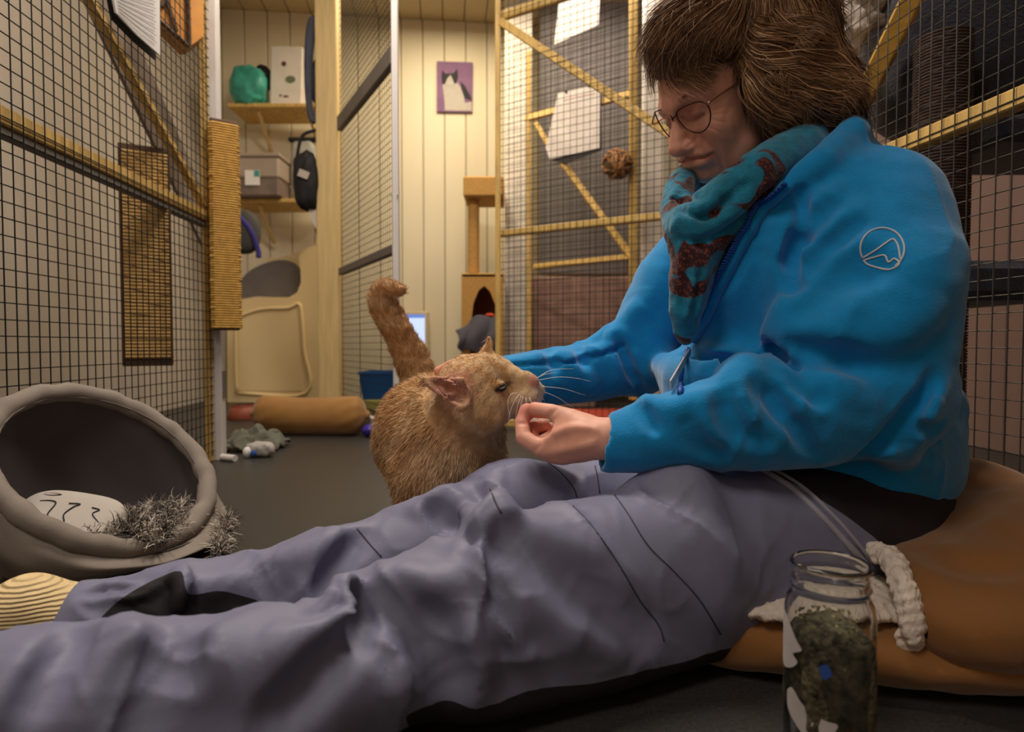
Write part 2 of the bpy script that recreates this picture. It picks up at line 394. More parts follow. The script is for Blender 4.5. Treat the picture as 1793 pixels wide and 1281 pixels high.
# ---- alcove shelves
YS = 3.95
def shelf(name, label, x0, x1, y, dep=0.30):
    a, b = P(x0, y, YS), P(x1, y, YS); t = thing(name, label, 'shelf', (a + b) / 2)
    c = (a + b) / 2 + np.array([0, dep / 2 - 0.02, 0]); L = (b - a)[0]
    MB().cbox(c, (L / 2, dep / 2, 0.012), None, 0.003).build('board', M_pine, t)
    for f in (0.3, 0.85):
        x = a[0] + L * f
        MB().beam((x, c[1] + dep / 2 - 0.02, c[2] - 0.22), (x, c[1] - dep / 2 + 0.05, c[2] - 0.02), 0.02, 0.02).build('bracket', M_pine_p, t)
    return c
s1 = shelf('wall_shelf', 'upper pine wall shelf with turquoise bag and white paper bag', 400, 563, 186)
s2 = shelf('wall_shelf', 'lower pine wall shelf carrying the clear plastic box', 404, 563, 352)
def on(px, py, Y, zf): q = P(px, py, Y); return np.array([q[0], q[1], zf])
# turquoise bag
z1 = s1[2] + 0.012
c = on(437, 150, 3.98, z1 + 0.118); t = thing('plastic_bag', 'crumpled turquoise plastic bag on the upper shelf', 'bag', c - np.array([0, 0, .118]))
lumpy(c, (0.110, 0.09, 0.122), amp=0.16, freq=22, seed=3, sq=0.75).build('bag_body', mat('turquoise_film', srgb(64, 158, 140), rough=0.35, var=0.35, scale=14), t, True, 1)
lumpy(c + np.array([0.06, 0.05, 0.07]), (0.07, 0.05, 0.08), amp=0.12, freq=10, seed=5).build('black_lining', M_black, t, True)
# white paper bag
c = on(506, 135, 4.04, z1 + 0.185); t = thing('paper_bag', 'tall white printed paper bag standing on the upper shelf', 'bag', c - np.array([0, 0, .185]))
MB().cbox(c, (0.098, 0.06, 0.185), ((1, 0.05, 0), (-0.05, 1, 0), (0.03, 0, 1)), 0.006).build('bag_body', mat('white_bag', srgb(222, 214, 204), rough=0.6, var=0.05), t)
for (dx, dz, w, h, cc) in ((-0.01, 0.075, 0.016, 0.016, 'maroon'), (0.03, -0.02, 0.032, 0.022, 'sage'), (-0.045, -0.12, 0.022, 0.008, 'maroon'), (-0.0, -0.125, 0.02, 0.006, 'maroon')):
    MB().lathe(c + np.array([dx, -0.061, dz]), [(0.0001, 0.0), (1.0, 0.0), (0.98, 0.001), (0.0001, 0.001)], 12, np.array([(w, 0, 0), (0, 0, h), (0, -1, 0)])).build('print_mark', mat('print_' + cc, srgb(110, 52, 50) if cc == 'maroon' else srgb(112, 120, 92)), t)
# dark blue hanging bag on the post
c = P(546, 120, 3.15); t = thing('hanging_strap', 'grey blue padded strap loop hanging against the timber post', 'strap', c)
th = np.linspace(0, 2 * math.pi, 40)
m = MB().tube([c + np.array([0.012 + 0.030 * math.cos(a) , 0.02 * math.sin(a), 0.255 * math.sin(a) - 0.01]) for a in th], [0.020 + 0.006 * math.sin(a * 1) for a in th], 10); m.build('padded_loop', mat('slate_cloth', srgb(74, 76, 88), rough=0.85, var=0.15), t, True)
lumpy(c + np.array([0.02, 0.01, -0.06]), (0.035, 0.02, 0.11), amp=0.08, seed=9).build('dark_pouch', mat('dark_slate', srgb(50, 48, 52), rough=0.8), t, True)
# clear box
z2 = s2[2] + 0.012
c = on(458, 310, 3.98, z2 + 0.13); t = thing('storage_box', 'smoky plastic storage box with a white label on the lower shelf', 'box', c - np.array([0, 0, .13]))
M_smoke = mat('smoky_plastic', srgb(168, 152, 136), rough=0.25, var=0.1, scale=4, spec=0.6)
MB().cbox(c + np.array([0, 0, -0.075]), (0.148, 0.11, 0.055), None, 0.01).build('contents', mat('grey_contents', srgb(118, 102, 92), rough=0.8, var=0.2), t)
MB().cbox(c + np.array([0, 0, 0.045]), (0.152, 0.115, 0.065), None, 0.012).build('box_body', M_smoke, t)
MB().cbox(c + np.array([0, 0, 0.118]), (0.160, 0.122, 0.012), None, 0.006).build('lid', M_smoke, t)
MB().box(c + np.array([-0.01, -0.117, -0.02]), (0.045, 0.001, 0.045)).build('label_sticker', M_paper, t)
MB().box(c + np.array([0.018, -0.119, 0.005]), (0.016, 0.001, 0.018)).build('label_logo', mat('teal_print', srgb(70, 150, 150)), t)
# grey-white pack and black bag
c = on(533, 300, 4.08, z2 + 0.2); t = thing('litter_sack', 'pale grey printed sack behind the black bag on the lower shelf', 'sack', c - np.array([0, 0, .2]))
lumpy(c, (0.080, 0.055, 0.2), amp=0.05, seed=13, sq=0.5, freq=8).build('sack_body', mat('grey_white_film', srgb(170, 168, 160), rough=0.5, var=0.2, scale=18), t, True, 1)
MB().cbox(c + np.array([0, -0.02, 0.2]), (0.09, 0.02, 0.012), None, 0.004).build('folded_top', M_black, t)
c = P(537, 318, 3.12); t = thing('shoulder_bag', 'black shoulder bag hanging from the timber post beside the shelf', 'bag', c)
lumpy(c, (0.064, 0.055, 0.145), amp=0.12, seed=17, freq=9, sq=0.8).build('bag_body', M_black, t, True, 1)
MB().cbox(c + np.array([0.005, -0.062, 0.02]), (0.026, 0.003, 0.018), (unit((1, 0, -0.4)), (0, 1, 0), unit((0.4, 0, 1))), 0.002).build('name_tag', mat('cream_tag', srgb(196, 184, 168)), t)
MB().tube(catmull([c + np.array([-0.05, 0, 0.1]), c + np.array([-0.02, 0.0, 0.22]), c + np.array([0.05, 0.02, 0.26])], 6), 0.008, 6).build('strap', M_black, t, True)
# cream strap end below the bag, then the blue tote
c = P(546, 385, 3.12); MB().prism([c + np.array(q) for q in ((-0.02, 0, 0.06), (0.02, 0, 0.05), (0.040, 0, -0.02), (0.026, 0, -0.05), (-0.005, 0, -0.0))], (0, 0.006, 0)).build('strap_end', mat('cream_tag', srgb(196, 184, 168)), t)
c = P(425, 405, 3.3); t = thing('tote_bag', 'blue and grey tote bag hanging under the lower shelf', 'bag', c)
lumpy(c + np.array([0.0, 0, 0.0]), (0.09, 0.06, 0.115), amp=0.07, seed=21, sq=0.8).build('bag_body', mat('dark_grey_cloth', srgb(72, 70, 66), rough=0.9, var=0.2), t, True, 1)
MB().tube(catmull([c + np.array(q) for q in ((-0.09, -0.05, 0.10), (0.0, -0.055, 0.065), (0.06, -0.05, 0.0), (0.09, -0.03, -0.1), (0.093, -0.03, -0.14))], 6), 0.014, 8).build('blue_trim', mat('violet_blue_cloth', srgb(58, 52, 120), rough=0.8), t, True)
# moulded cream panel with grey cushion in its opening
YP = 4.12
out = [(398, 704), (398, 560), (404, 536), (420, 524), (450, 519), (480, 520), (506, 520), (520, 512), (527, 494), (526, 470), (523, 448), (535, 435), (558, 427), (578, 424), (578, 704)]
t = thing('moulded_panel', 'cream moulded plastic panel with wavy top leaning at the back wall', 'panel', P(480, 704, YP))
MB().prism([P(x, y, YP) for x, y in out], (0, 0.05, 0)).build('panel_body', mat('cream_plastic', srgb(232, 208, 158), rough=0.35, var=0.04, scale=2), t)
inn = catmull([(415, 688), (413, 620), (416, 562), (440, 546), (470, 540), (505, 539), (523, 532), (528, 552), (532, 610), (536, 688), (415, 688)], 5)
MB().tube([P(x, y, YP - 0.004) for x, y in inn], 0.011, 8).build('moulded_rib', MATS['cream_plastic'], t, True)
MB().prism([P(x, y, YP - 0.004) for x, y in ((418, 684), (418, 568), (440, 552), (470, 546), (505, 545), (520, 540), (526, 610), (530, 684))], (0, 0.012, 0)).build('raised_field', MATS['cream_plastic'], t)
gp = catmull([(413, 534), (416, 500), (440, 472), (480, 456), (510, 458), (524, 476), (524, 500), (514, 516), (480, 521), (440, 526), (413, 534)], 5)
o = MB().prism([P(x, y, YP + 0.06) for x, y in gp[:-1]], (0, 0.05, 0)).build('grey_cushion', mat('grey_felt', srgb(112, 106, 102), rough=0.9, var=0.06))
tag(o, 'grey rounded cushion showing behind the wavy top of the cream panel', 'cushion')
o = MB().prism([P(x, y, YP + 0.14) for x, y in ((396, 520), (396, 455), (412, 448), (450, 450), (480, 452), (530, 440), (575, 425), (575, 520))], (0, 0.03, 0)).build('cream_backboard', MATS['cream_plastic'])
tag(o, 'cream board standing behind the grey rounded cushion', 'board')

# ---- things on the far floor
def floor_at(px, py): g = G(px, py); return g
# tan bolster
a, b = P(440, 720, 2.66), P(642, 720, 2.62); Yb = 2.655; r0 = 0.086
t = thing('bolster', 'tan velour bolster pillow lying on the dark floor', 'pillow', ((a[0] + b[0]) / 2, Yb, 0))
n = 26; prof = []
g = []
for i in range(n):
    f = i / (n - 1); x = a[0] + (b[0] - a[0]) * f
    e = min(f, 1 - f) * 2; rr = r0 * (1 - (1 - min(1, e * 4.2)) ** 2.4) ** 0.5 if e < 0.238 else r0
    rr = max(rr, 0.012) * (1 - 0.05 * math.sin(f * math.pi))
    ring = []
    for k in range(32):
        an = 2 * math.pi * k / 32; pk = 1 + (0.05 * math.sin(an * 9 + i) * (1 - e) ** 2)
        ring.append((x, Yb - 0.05 * (f - 0.5) + 0.9 * rr * pk * math.cos(an), r0 * 0.95 + 0.004 - 0.01 * math.sin(f * math.pi) + rr * 0.98 * pk * math.sin(an)))
    g.append(ring)
MB().grid(np.array(g), closed_v=True).build('pillow_body', mat('tan_velour', srgb(158, 112, 52), rough=0.7, var=0.12, scale=10, sheen=0.3), t, True, 1)
for e in (g[0], g[-1]): MB().lathe(np.mean(np.array(e), axis=0), [(0.0001, -0.012), (0.014, -0.009), (0.018, 0), (0.014, 0.009), (0.0001, 0.012)], 12, ((0, 1, 0), (0, 0, 1), (1, 0, 0))).build('end_button', MATS['tan_velour'], t, True)
# blue ball / violet cap next to bolster
c = np.array([P(643, 740, 2.60)[0] + 0.012, 2.58, 0.026]); t = thing('toy_ball', 'small violet blue ball beside the bolster end', 'ball', (c[0], c[1], 0))
lumpy(c, (0.03, 0.03, 0.026), amp=0.04, seed=2).build('ball_shell', mat('violet_plastic', srgb(58, 40, 150), rough=0.4), t, True)
MB().tube([c + 0.0295 * np.array([math.cos(a), math.sin(a), 0.1 * math.sin(3 * a)]) for a in np.linspace(0, 6.283, 24)], 0.0022, 5).build('seam', M_black, t, True)
# terracotta bowl upside down
c = G(420, 735); t = thing('feeding_bowl', 'terracotta plastic feeding bowl beside the bolster', 'bowl', c)
MB().lathe(c + np.array([0, 0.06, 0]), [(0.082, 0.0), (0.086, 0.004), (0.066, 0.066), (0.060, 0.068), (0.055, 0.06), (0.05, 0.03), (0.0001, 0.028)], 28).build('bowl_body', mat('terracotta_plastic', srgb(150, 78, 56), rough=0.5), t, True)
MB().lathe(c + np.array([0, 0.06, 0.066]), [(0.056, 0), (0.068, 0.003), (0.056, 0.006)], 28).build('rim', MATS['terracotta_plastic'], t, True)
# grey rag
a = G(428, 792); g = []
for i in range(22):
    row = []
    for k in range(16):
        u, v = i / 21 - 0.5, k / 15 - 0.5; x = a[0] + u * 0.20; y = a[1] + 0.08 + v * 0.18
        e = max(abs(u), abs(v)) * 2
        z = 0.012 + 0.075 * (1 - e ** 2.2) * (0.75 + 0.25 * math.sin(u * 17 + v * 9)) + 0.012 * math.sin(u * 31 + 2 * math.sin(v * 14))
        row.append((x + 0.01 * math.sin(v * 20), y + 0.012 * math.sin(u * 19), max(z, 0.004)))
    g.append(row)
o = MB().grid(np.array(g)).build('cleaning_cloth', mat('grey_green_rag', srgb(104, 104, 92), rough=0.95, var=0.15, scale=25, bump=0.2), None, True, 1)
md = o.modifiers.new('thickness', 'SOLIDIFY'); md.thickness = 0.004; md.offset = 1
tag(o, 'crumpled grey green cloth on the floor by the corner post', 'cloth')
# small white packet
c = G(450, 802); t = thing('snack_packet', 'small crumpled white packet with blue print on the floor', 'packet', c)
lumpy(c + np.array([0, 0.03, 0.026]), (0.047, 0.03, 0.025), amp=0.09, seed=8, freq=10, sq=0.7).build('packet_body', mat('grey_white_foil', srgb(176, 170, 162), rough=0.45, var=0.2, scale=40), t, True, 1)
lumpy(c + np.array([-0.034, 0.004, 0.02]), (0.014, 0.012, 0.018), amp=0.05, seed=4).build('white_end', M_paper, t, True)
lumpy(c + np.array([-0.012, 0.002, 0.016]), (0.011, 0.006, 0.011), amp=0.05, seed=6).build('blue_print', mat('blue_print', srgb(46, 84, 160)), t, True)

# ---- litter tray behind the open door
c = P(660, 700, 3.6); c[2] = 0; t = thing('litter_tray', 'blue plastic litter tray behind the open mesh door', 'tray', c)
zt = P(660, 655, 3.6)[2]
def tray(c, w, d, h, tk, name, m_, t_):
    g = []
    for (s, z) in ((0.86, 0.0), (1.0, h), (1.05, h), (1.05, h + 0.012), (0.98, h + 0.012), (0.85, 0.02)):
        g.append([(c[0] + w * s * x, c[1] + d * s * y, c[2] + z) for x, y in ((-1, -1), (1, -1), (1, 1), (-1, 1))])
    mb = MB().grid(np.array(g), closed_v=True); mb.add([q for q in g[-1]], [(0, 1, 2, 3)]); return mb.build(name, m_, t_)
zb = P(660, 700, 3.6)[2]
tray((c[0] + 0.02, 3.75, zb), 0.125, 0.14, zt - zb, 0.004, 'tray_body', mat('blue_plastic', srgb(24, 92, 160), rough=0.35), t)
MB().cbox((c[0] + 0.02, 3.75, zb / 2), (0.14, 0.15, zb / 2 - 0.001), None, 0.005).build('stand', mat('yellow_green_box', srgb(176, 168, 90), rough=0.6), t)

# ---- monitor on the back wall
c = P(722, 578, 4.25); t = thing('monitor', 'small monitor with lit bluish screen at the back wall', 'monitor', c)
MB().cbox(c, (0.112, 0.02, 0.125), ((1, 0, 0), (0, 1, 0), (0, 0, 1)), 0.006).build('casing', mat('pale_casing', srgb(214, 198, 160), rough=0.4), t)
MB().box(c + np.array([-0.005, -0.0205, 0.008]), (0.092, 0.001, 0.098)).build('screen', emit_mat('screen_glow', srgb(206, 222, 255), 1.1), t)
MB().box(c + np.array([-0.005, -0.0215, 0.094]), (0.092, 0.001, 0.012)).build('title_bar', emit_mat('screen_bar', srgb(120, 150, 230), 0.8), t)
MB().cbox(c + np.array([0, 0.04, -0.31]), (0.02, 0.02, 0.2), None, 0.004).build('stand', M_black, t)
zz = c[2] - 0.5
o = MB().cbox((c[0] + 0.02, c[1] + 0.02, zz / 2), (0.10, 0.12, zz / 2), None, 0.006).build('side_table', M_plank); tag(o, 'cream cupboard carrying the small monitor', 'cupboard')
# ---- cat picture
YW = lambda px: (B_BACK / (U[1] + U[0] * 0 - 0) )
def back_pt(px, py, off=0.0):
    d = ray(px, py); n = np.array([*U, 0]); k = (B_BACK - off - n[:2] @ CAM[:2]) / (n @ d); return CAM + d * k
q = [back_pt(765, 107, 0.02), back_pt(828, 109, 0.02), back_pt(827, 196, 0.02), back_pt(765, 195, 0.02)]
t = thing('cat_picture', 'canvas picture of a black and white cat on mauve', 'picture', q[3])
MB().prism(q, np.array([*U, 0]) * 0.018).build('canvas', mat('mauve_print', srgb(128, 92, 128), rough=0.7, var=0.1), t)
def flat(px, off, name, m_): MB().prism([back_pt(x, y, 0.0205 + off) for x, y in px], np.array([*U, 0]) * 0.0004).build(name, m_, t)
M_pb = mat('print_black', srgb(38, 34, 40), rough=0.7); M_pw = mat('print_white', srgb(184, 176, 166), rough=0.7, var=0.06, scale=30)
flat([(779, 193), (778, 172), (775, 150), (783, 140), (798, 142), (806, 152), (812, 168), (814, 180), (826, 178), (826, 194)], 0.0, 'painted_chest', M_pw)
flat([(806, 142), (814, 150), (824, 168), (826, 176), (814, 172), (808, 156)], 0.001, 'painted_back', M_pb)
flat([(774, 146), (773, 134), (774, 122), (780, 129), (794, 128), (801, 120), (802, 136), (799, 146), (788, 150)], 0.001, 'painted_head', M_pb)
flat([(784, 136), (789, 131), (793, 140), (796, 148), (788, 152), (778, 150)], 0.002, 'painted_muzzle', M_pw)
# ---- cat tree at the back
M_plush = mat('tan_plush', srgb(196, 150, 84), rough=0.95, var=0.12, scale=60, bump=0.2)
YT = 3.75
t = thing('cat_tree', 'tan plush cat tree with arched cave against the back wall', 'cat tree', (P(845, 640, YT)[0], YT, 0))
def pxbox(x0, y0, x1, y1, Y, d, name, m_, par, ch=0.008):
    a, b = P(x0, y0, Y), P(x1, y1, Y); return MB().cbox(((a[0] + b[0]) / 2, Y + d / 2, (a[2] + b[2]) / 2), ((b[0] - a[0]) / 2, d / 2, (a[2] - b[2]) / 2), None, ch).build(name, m_, par)
pxbox(811, 308, 882, 343, YT, 0.32, 'platform', M_plush, t)
a = P(829, 343, YT + 0.1); b = P(829, 478, YT + 0.1); MB().tube([a, b], 0.036, 16).build('pole', M_plush, t, False)
arch = [(808, 480), (882, 480), (882, 650), (872, 650), (872, 570), (868, 535), (858, 510), (848, 500), (838, 508), (829, 530), (824, 570), (822, 650), (808, 650)]
MB().prism([P(x, y, YT) for x, y in arch], (0, 0.02, 0)).build('cave_front', M_plush, t)
pxbox(808, 478, 882, 486, YT, 0.32, 'cave_roof', M_plush, t); pxbox(808, 640, 882, 652, YT, 0.32, 'cave_floor', M_plush, t)
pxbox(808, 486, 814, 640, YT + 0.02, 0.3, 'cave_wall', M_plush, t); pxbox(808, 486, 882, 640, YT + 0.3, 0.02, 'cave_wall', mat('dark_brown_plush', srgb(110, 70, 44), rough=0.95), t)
zz = P(0, 652, YT)[2]; MB().cbox((P(845, 0, YT)[0], YT + 0.16, zz / 2), (0.126, 0.16, zz / 2), None, 0.01).build('base', M_plush, t)
# grey blanket hanging out
pts = catmull([(800, 570), (815, 556), (838, 552), (868, 556)], 6); g = []
for i, f in enumerate(np.linspace(0, 1, 14)):
    row = []
    for k, u in enumerate(np.linspace(0, 1, 16)):
        y = 552 + f * 66 + (12 * (1 - u) + 16 * (1 - u) ** 4) * (1 - f) - 10 * f * (1 - u) ** 3 + 5 * math.sin(u * 9 + 2 * f); x = 800 + u * 72 + 6 * f * (1 - 2 * u) * 0.8 + 3 * math.sin(f * 6)
        row.append(P(x, y, YT - 0.03 - 0.03 * math.sin(f * 2.6) - 0.012 * math.sin(u * 13 + f * 3)))
    g.append(row)
o = MB().grid(np.array(g)).build('grey_blanket', mat('slate_fleece', srgb(86, 84, 92), rough=0.95, var=0.1), None, True, 1); md = o.modifiers.new('thickness', 'SOLIDIFY'); md.thickness = 0.02
tag(o, 'slate grey blanket hanging out of the cat tree cave', 'blanket')
c = P(858, 552, YT - 0.01); o = lumpy(c, (0.03, 0.03, 0.014), seed=31).build('red_toy', mat('red_orange_cloth', srgb(190, 66, 44)), None, True); tag(o, 'red orange toy lying on the grey blanket in the cave', 'toy')

# ---- next cage behind the middle door
Yc = 3.55
t = thing('cage_panel', 'second wire mesh cage front with yellow frame behind the braced door', 'cage panel', (P(1000, 700, Yc)[0], Yc, 0))
n0, n1 = P(1122, 600, 3.35), P(886, 600, 3.9)
wire_grid(n0, n1, 0.03, 2.2, 0.03, 0.0012).build('wire_mesh', M_wire, t)['kind'] = 'stuff'
nd = unit((n1 - n0) * np.array([1, 1, 0]))
def on2(px, py):
    """point of that cage front seen at a pixel"""
    d = ray(px, py); nn = np.array([nd[1], -nd[0], 0]); k = np.dot(nn, n0 - CAM) / np.dot(nn, d); return CAM + d * k
for (x0, y0, x1, y1, w) in ((1109, -80, 1109, 700, 0.045), (926, 90, 926, 720, 0.03), (935, 467, 1109, 449, 0.03), (920, 208, 972, 194, 0.04), (1050, 180, 1109, 162, 0.04), (985, 285, 1107, 452, 0.04), (938, 215, 965, 262, 0.03)):
    a, b = on2(x0, y0), on2(x1, y1); a[2] = max(a[2], 0.0); b[2] = max(b[2], 0.0)
    MB().beam(a, b, 0.022, w, up=(0, 0.3, 1) if abs(a[2] - b[2]) < 0.5 * np.linalg.norm(a - b) + 0.2 else (1, 0, 0)).build('rail' if abs(y0 - y1) < 60 else 'upright', M_pine, t)
def sheet(name, label, px, col, off=-0.03, thick=0.006):
    o = MB().prism([on2(x, y) + np.array([0, off, 0]) for x, y in px], (0, thick, 0)).build(name, mat(name + '_paper', col, rough=0.6, var=0.03)); return o
tag(sheet('notice_paper', '', [(985, -60), (1052, -75), (1047, 48), (970, 82)], srgb(240, 234, 234)), 'white notice paper at the top of the second cage front', 'paper')
t2 = thing('clipboard', 'white clipboard folder hanging in the second cage front', 'clipboard', on2(1010, 270))
for nm, px, m_, off in (('back_plate', [(1000, 172), (1051, 150), (1053, 266), (990, 288), (962, 282), (975, 176)], mat('dark_edge', srgb(60, 56, 60)), -0.028), ('cover_sheet', [(976, 168), (1049, 152), (1048, 262), (962, 282), (955, 262)], mat('white_folder', srgb(226, 216, 214), rough=0.5), -0.036)):
    MB().prism([on2(x, y) + np.array([0, off, 0]) for x, y in px], (0, 0.006, 0)).build(nm, m_, t2)
for x, y in ((990, 166), (1030, 156)): MB().lathe(on2(x, y) + np.array([0, -0.04, 0]), [(0.0001, 0), (0.008, 0), (0.008, 0.004), (0.0001, 0.004)], 10, ((1, 0, 0), (0, 0, 1), (0, -1, 0))).build('eyelet', M_black, t2)
MB().tube(catmull([on2(985, 180) + np.array([0, -.037, 0]), on2(1010, 174) + np.array([0, -.037, 0]), on2(1040, 168) + np.array([0, -.037, 0])], 4), 0.0015, 4).build('printed_line', mat('red_print', srgb(190, 130, 120)), t2)
# wicker ball
c = on2(1077, 297) + np.array([0, -0.09, 0]); t2 = thing('wicker_basket', 'small woven wood ball hanging on the braced cage front', 'basket', c)
M_wk = mat('split_wood', srgb(158, 110, 60), rough=0.7, var=0.35, scale=30)
lumpy(c, (0.076, 0.07, 0.072), amp=0.03, seed=41).build('woven_body', mat('dark_wood', srgb(92, 66, 44)), t2, True)
for i in range(9):
    a = i * 0.7; ax_ = unit((math.sin(a), 0.3 * math.cos(a * 2), math.cos(a))); u_ = unit(np.cross(ax_, (0.2, 1, 0.1))); w_ = np.cross(ax_, u_)
    MB().tube([c + 0.079 * (u_ * math.cos(q) + w_ * math.sin(q)) * (0.9 + 0.1 * math.sin(3 * q + i)) + ax_ * 0.02 * math.sin(2 * q + i) for q in np.linspace(0, 6.283, 26)], 0.0085, 6).build('splint', M_wk, t2, True)
# things behind that cage front
def slab(name, label, cat, x0, y0, x1, y1, Y, d, m_): return tag(pxbox(x0, y0, x1, y1, Y, d, name, m_, None), label, cat)
slab('white_board', 'tall white board behind the second cage front', 'board', 884, -120, 932, 726, 4.08, 0.03, mat('white_board_paint', srgb(232, 222, 206), rough=0.5))
slab('grey_partition', 'dark grey partition behind the clipboard in the second cage', 'partition', 945, -120, 1100, 480, 4.15, 0.03, mat('grey_partition_paint', srgb(126, 118, 112), rough=0.7, var=0.12, scale=6, stretch=(6, 1, 0.3)))
slab('brown_cupboard', 'low brown pink cupboard at the back of the second cage', 'cupboard', 935, 484, 1150, 640, 4.05, 0.25, mat('dusky_pink_paint', srgb(164, 130, 116), rough=0.7, var=0.2, scale=14))
slab('white_curtain', 'white upright board beside the yellow cage frame', 'board', 1128, -200, 1160, 720, 3.7, 0.03, mat('white_board_paint', srgb(232, 222, 206)))
t = thing('feeding_tray', 'dark feeding tray with white rim in the second cage', 'tray', P(1010, 640, 3.8))
a = P(1010, 612, 3.75); zt = a[2]
MB().cbox((a[0], 3.85, zt - 0.05), (0.13, 0.08, 0.05), None, 0.008).build('tray_body', mat('dark_wood', srgb(92, 66, 44)), t)
MB().cbox((a[0], 3.85, zt + 0.006), (0.14, 0.09, 0.008), None, 0.004).build('rim', M_paper, t)
zz = zt - 0.1; MB().cbox((a[0], 3.85, zz / 2), (0.12, 0.075, zz / 2), None, 0.008).build('leg_block', mat('dusky_pink_paint', srgb(164, 130, 116)), t)
c = G(1010, 740); t = thing('red_mat', 'red mat on the floor under the far blue sleeve', 'mat', c)
MB().cbox((c[0] + 0.1, c[1] + 0.25, 0.012), (0.34, 0.2, 0.012), None, 0.006).build('mat_pad', mat('red_carpet', srgb(176, 64, 46), rough=0.9, var=0.2, scale=40), t)
MB().cbox((c[0] + 0.1, c[1] + 0.045, 0.008), (0.34, 0.006, 0.008), None, 0.003).build('edge_strip', M_paper, t)

# ---- cage behind the woman: cat tree with dark caves, fluffy throw, plank
t = thing('cat_tree', 'dark cat tree with brown sisal pole behind the woman', 'cat tree', (0.98, 1.45, 0))
xp, yp = P(1640, 600, 1.42)[0], 1.42
MB().tube([(xp, yp, 0.02), (xp, yp, 1.06)], 0.0535, 20).build('core', M_sisal_d, t)
m = MB(); k = np.linspace(0, 1, 2400); m.tube(np.stack([xp + 0.0545 * np.cos(k * 6.283 * 150), yp + 0.0545 * np.sin(k * 6.283 * 150), 0.03 + k * 1.03], -1), 0.0036, 5); m.build('sisal_pole', M_sisal_d, t, True)
M_navy = mat('navy_plush', srgb(34, 34, 48), rough=0.98, var=0.35, scale=70, bump=0.6, bscale=160, sheen=0.4)
a, b = P(1690, 455, 1.34), P(1900, 525, 1.34)
MB().cbox(((a[0] + b[0]) / 2, 1.5, (a[2] + b[2]) / 2), ((b[0] - a[0]) / 2, 0.17, (a[2] - b[2]) / 2), None, 0.02).build('plush_platform', M_navy, t)
lumpy((P(1700, 60, 1.5)[0] + 0.17, 1.64, 1.16), (0.33, 0.2, 0.26), amp=0.05, seed=51, sq=0.6).build('plush_cave', M_navy, t, True, 1)
MB().cbox((1.3, 1.55, 0.86), (0.22, 0.15, 0.03), None, 0.02).build('plush_platform', M_navy, t)
MB().cbox((xp + 0.16, yp + 0.1, 0.012), (0.27, 0.2, 0.012), None, 0.006).build('base', M_navy, t)
# leaning plank
a, b = P(1490, 215, 1.62), P(1612, -30, 1.42)
o = MB().beam(a, b, 0.045, 0.055, up=(0.6, 0, 1), cham=0.004).build('leaning_plank', mat('yellow_plank', srgb(214, 168, 74), rough=0.5, var=0.2, scale=10, stretch=(1, 1, 5)))
tag(o, 'yellow plank leaning behind the mesh over the woman shoulder', 'plank')
# ================================================================== SOFT FORMS: signed distance fields turned into meshes
def smin(a, b, k):
    if k <= 0: return np.minimum(a, b)
    h = np.maximum(k - np.abs(a - b), 0) / k
    return np.minimum(a, b) - h * h * k * 0.25
def smax(a, b, k): return -smin(-a, -b, k)
def f_cone(a, b, ra, rb):
    a = np.array(a, np.float32); b = np.array(b, np.float32); ba = b - a; L2 = float(ba @ ba) + 1e-12
    def f(p):
        t = np.clip((p - a) @ ba / L2, 0, 1); d = p - a - t[:, None] * ba
        return np.sqrt((d * d).sum(1)) - (ra + (rb - ra) * t)
    r = max(ra, rb); return f, np.minimum(a, b) - r, np.maximum(a, b) + r
def f_ell(c, r, ax=None):
    c = np.array(c, np.float32); r = np.array(r, np.float32); A = np.eye(3, dtype=np.float32) if ax is None else np.array(ax, np.float32)
    def f(p):
        q = (p - c) @ A.T; k0 = np.sqrt(((q / r) ** 2).sum(1)); k1 = np.sqrt(((q / (r * r)) ** 2).sum(1)) + 1e-9
        return k0 * (k0 - 1.0) / k1
    m = float(r.max()); return f, c - m, c + m
def f_chain(pts, rs, flat=None):
    """capsule chain; flat=(normal, factor) squashes it along normal"""
    pts = np.array(pts, np.float32); rs = np.broadcast_to(np.array(rs, np.float32), (len(pts),))
    def f(p):
        o = None
        for i in range(len(pts) - 1):
            a, b = pts[i], pts[i + 1]; ba = b - a; L2 = float(ba @ ba) + 1e-12
            t = np.clip((p - a) @ ba / L2, 0, 1); d = p - a - t[:, None] * ba
            if flat is not None:
                n = np.array(flat[0], np.float32); d = d + (d @ n)[:, None] * n * (flat[1] - 1)
            v = np.sqrt((d * d).sum(1)) - (rs[i] + (rs[i + 1] - rs[i]) * t)
            o = v if o is None else np.minimum(o, v)
        return o
    r = float(rs.max()); return f, pts.min(0) - r, pts.max(0) + r
def f_half(pt, n):
    pt = np.array(pt, np.float32); n = np.array(unit(n), np.float32)
    return (lambda p: (p - pt) @ n), np.full(3, -9, np.float32), np.full(3, 9, np.float32)
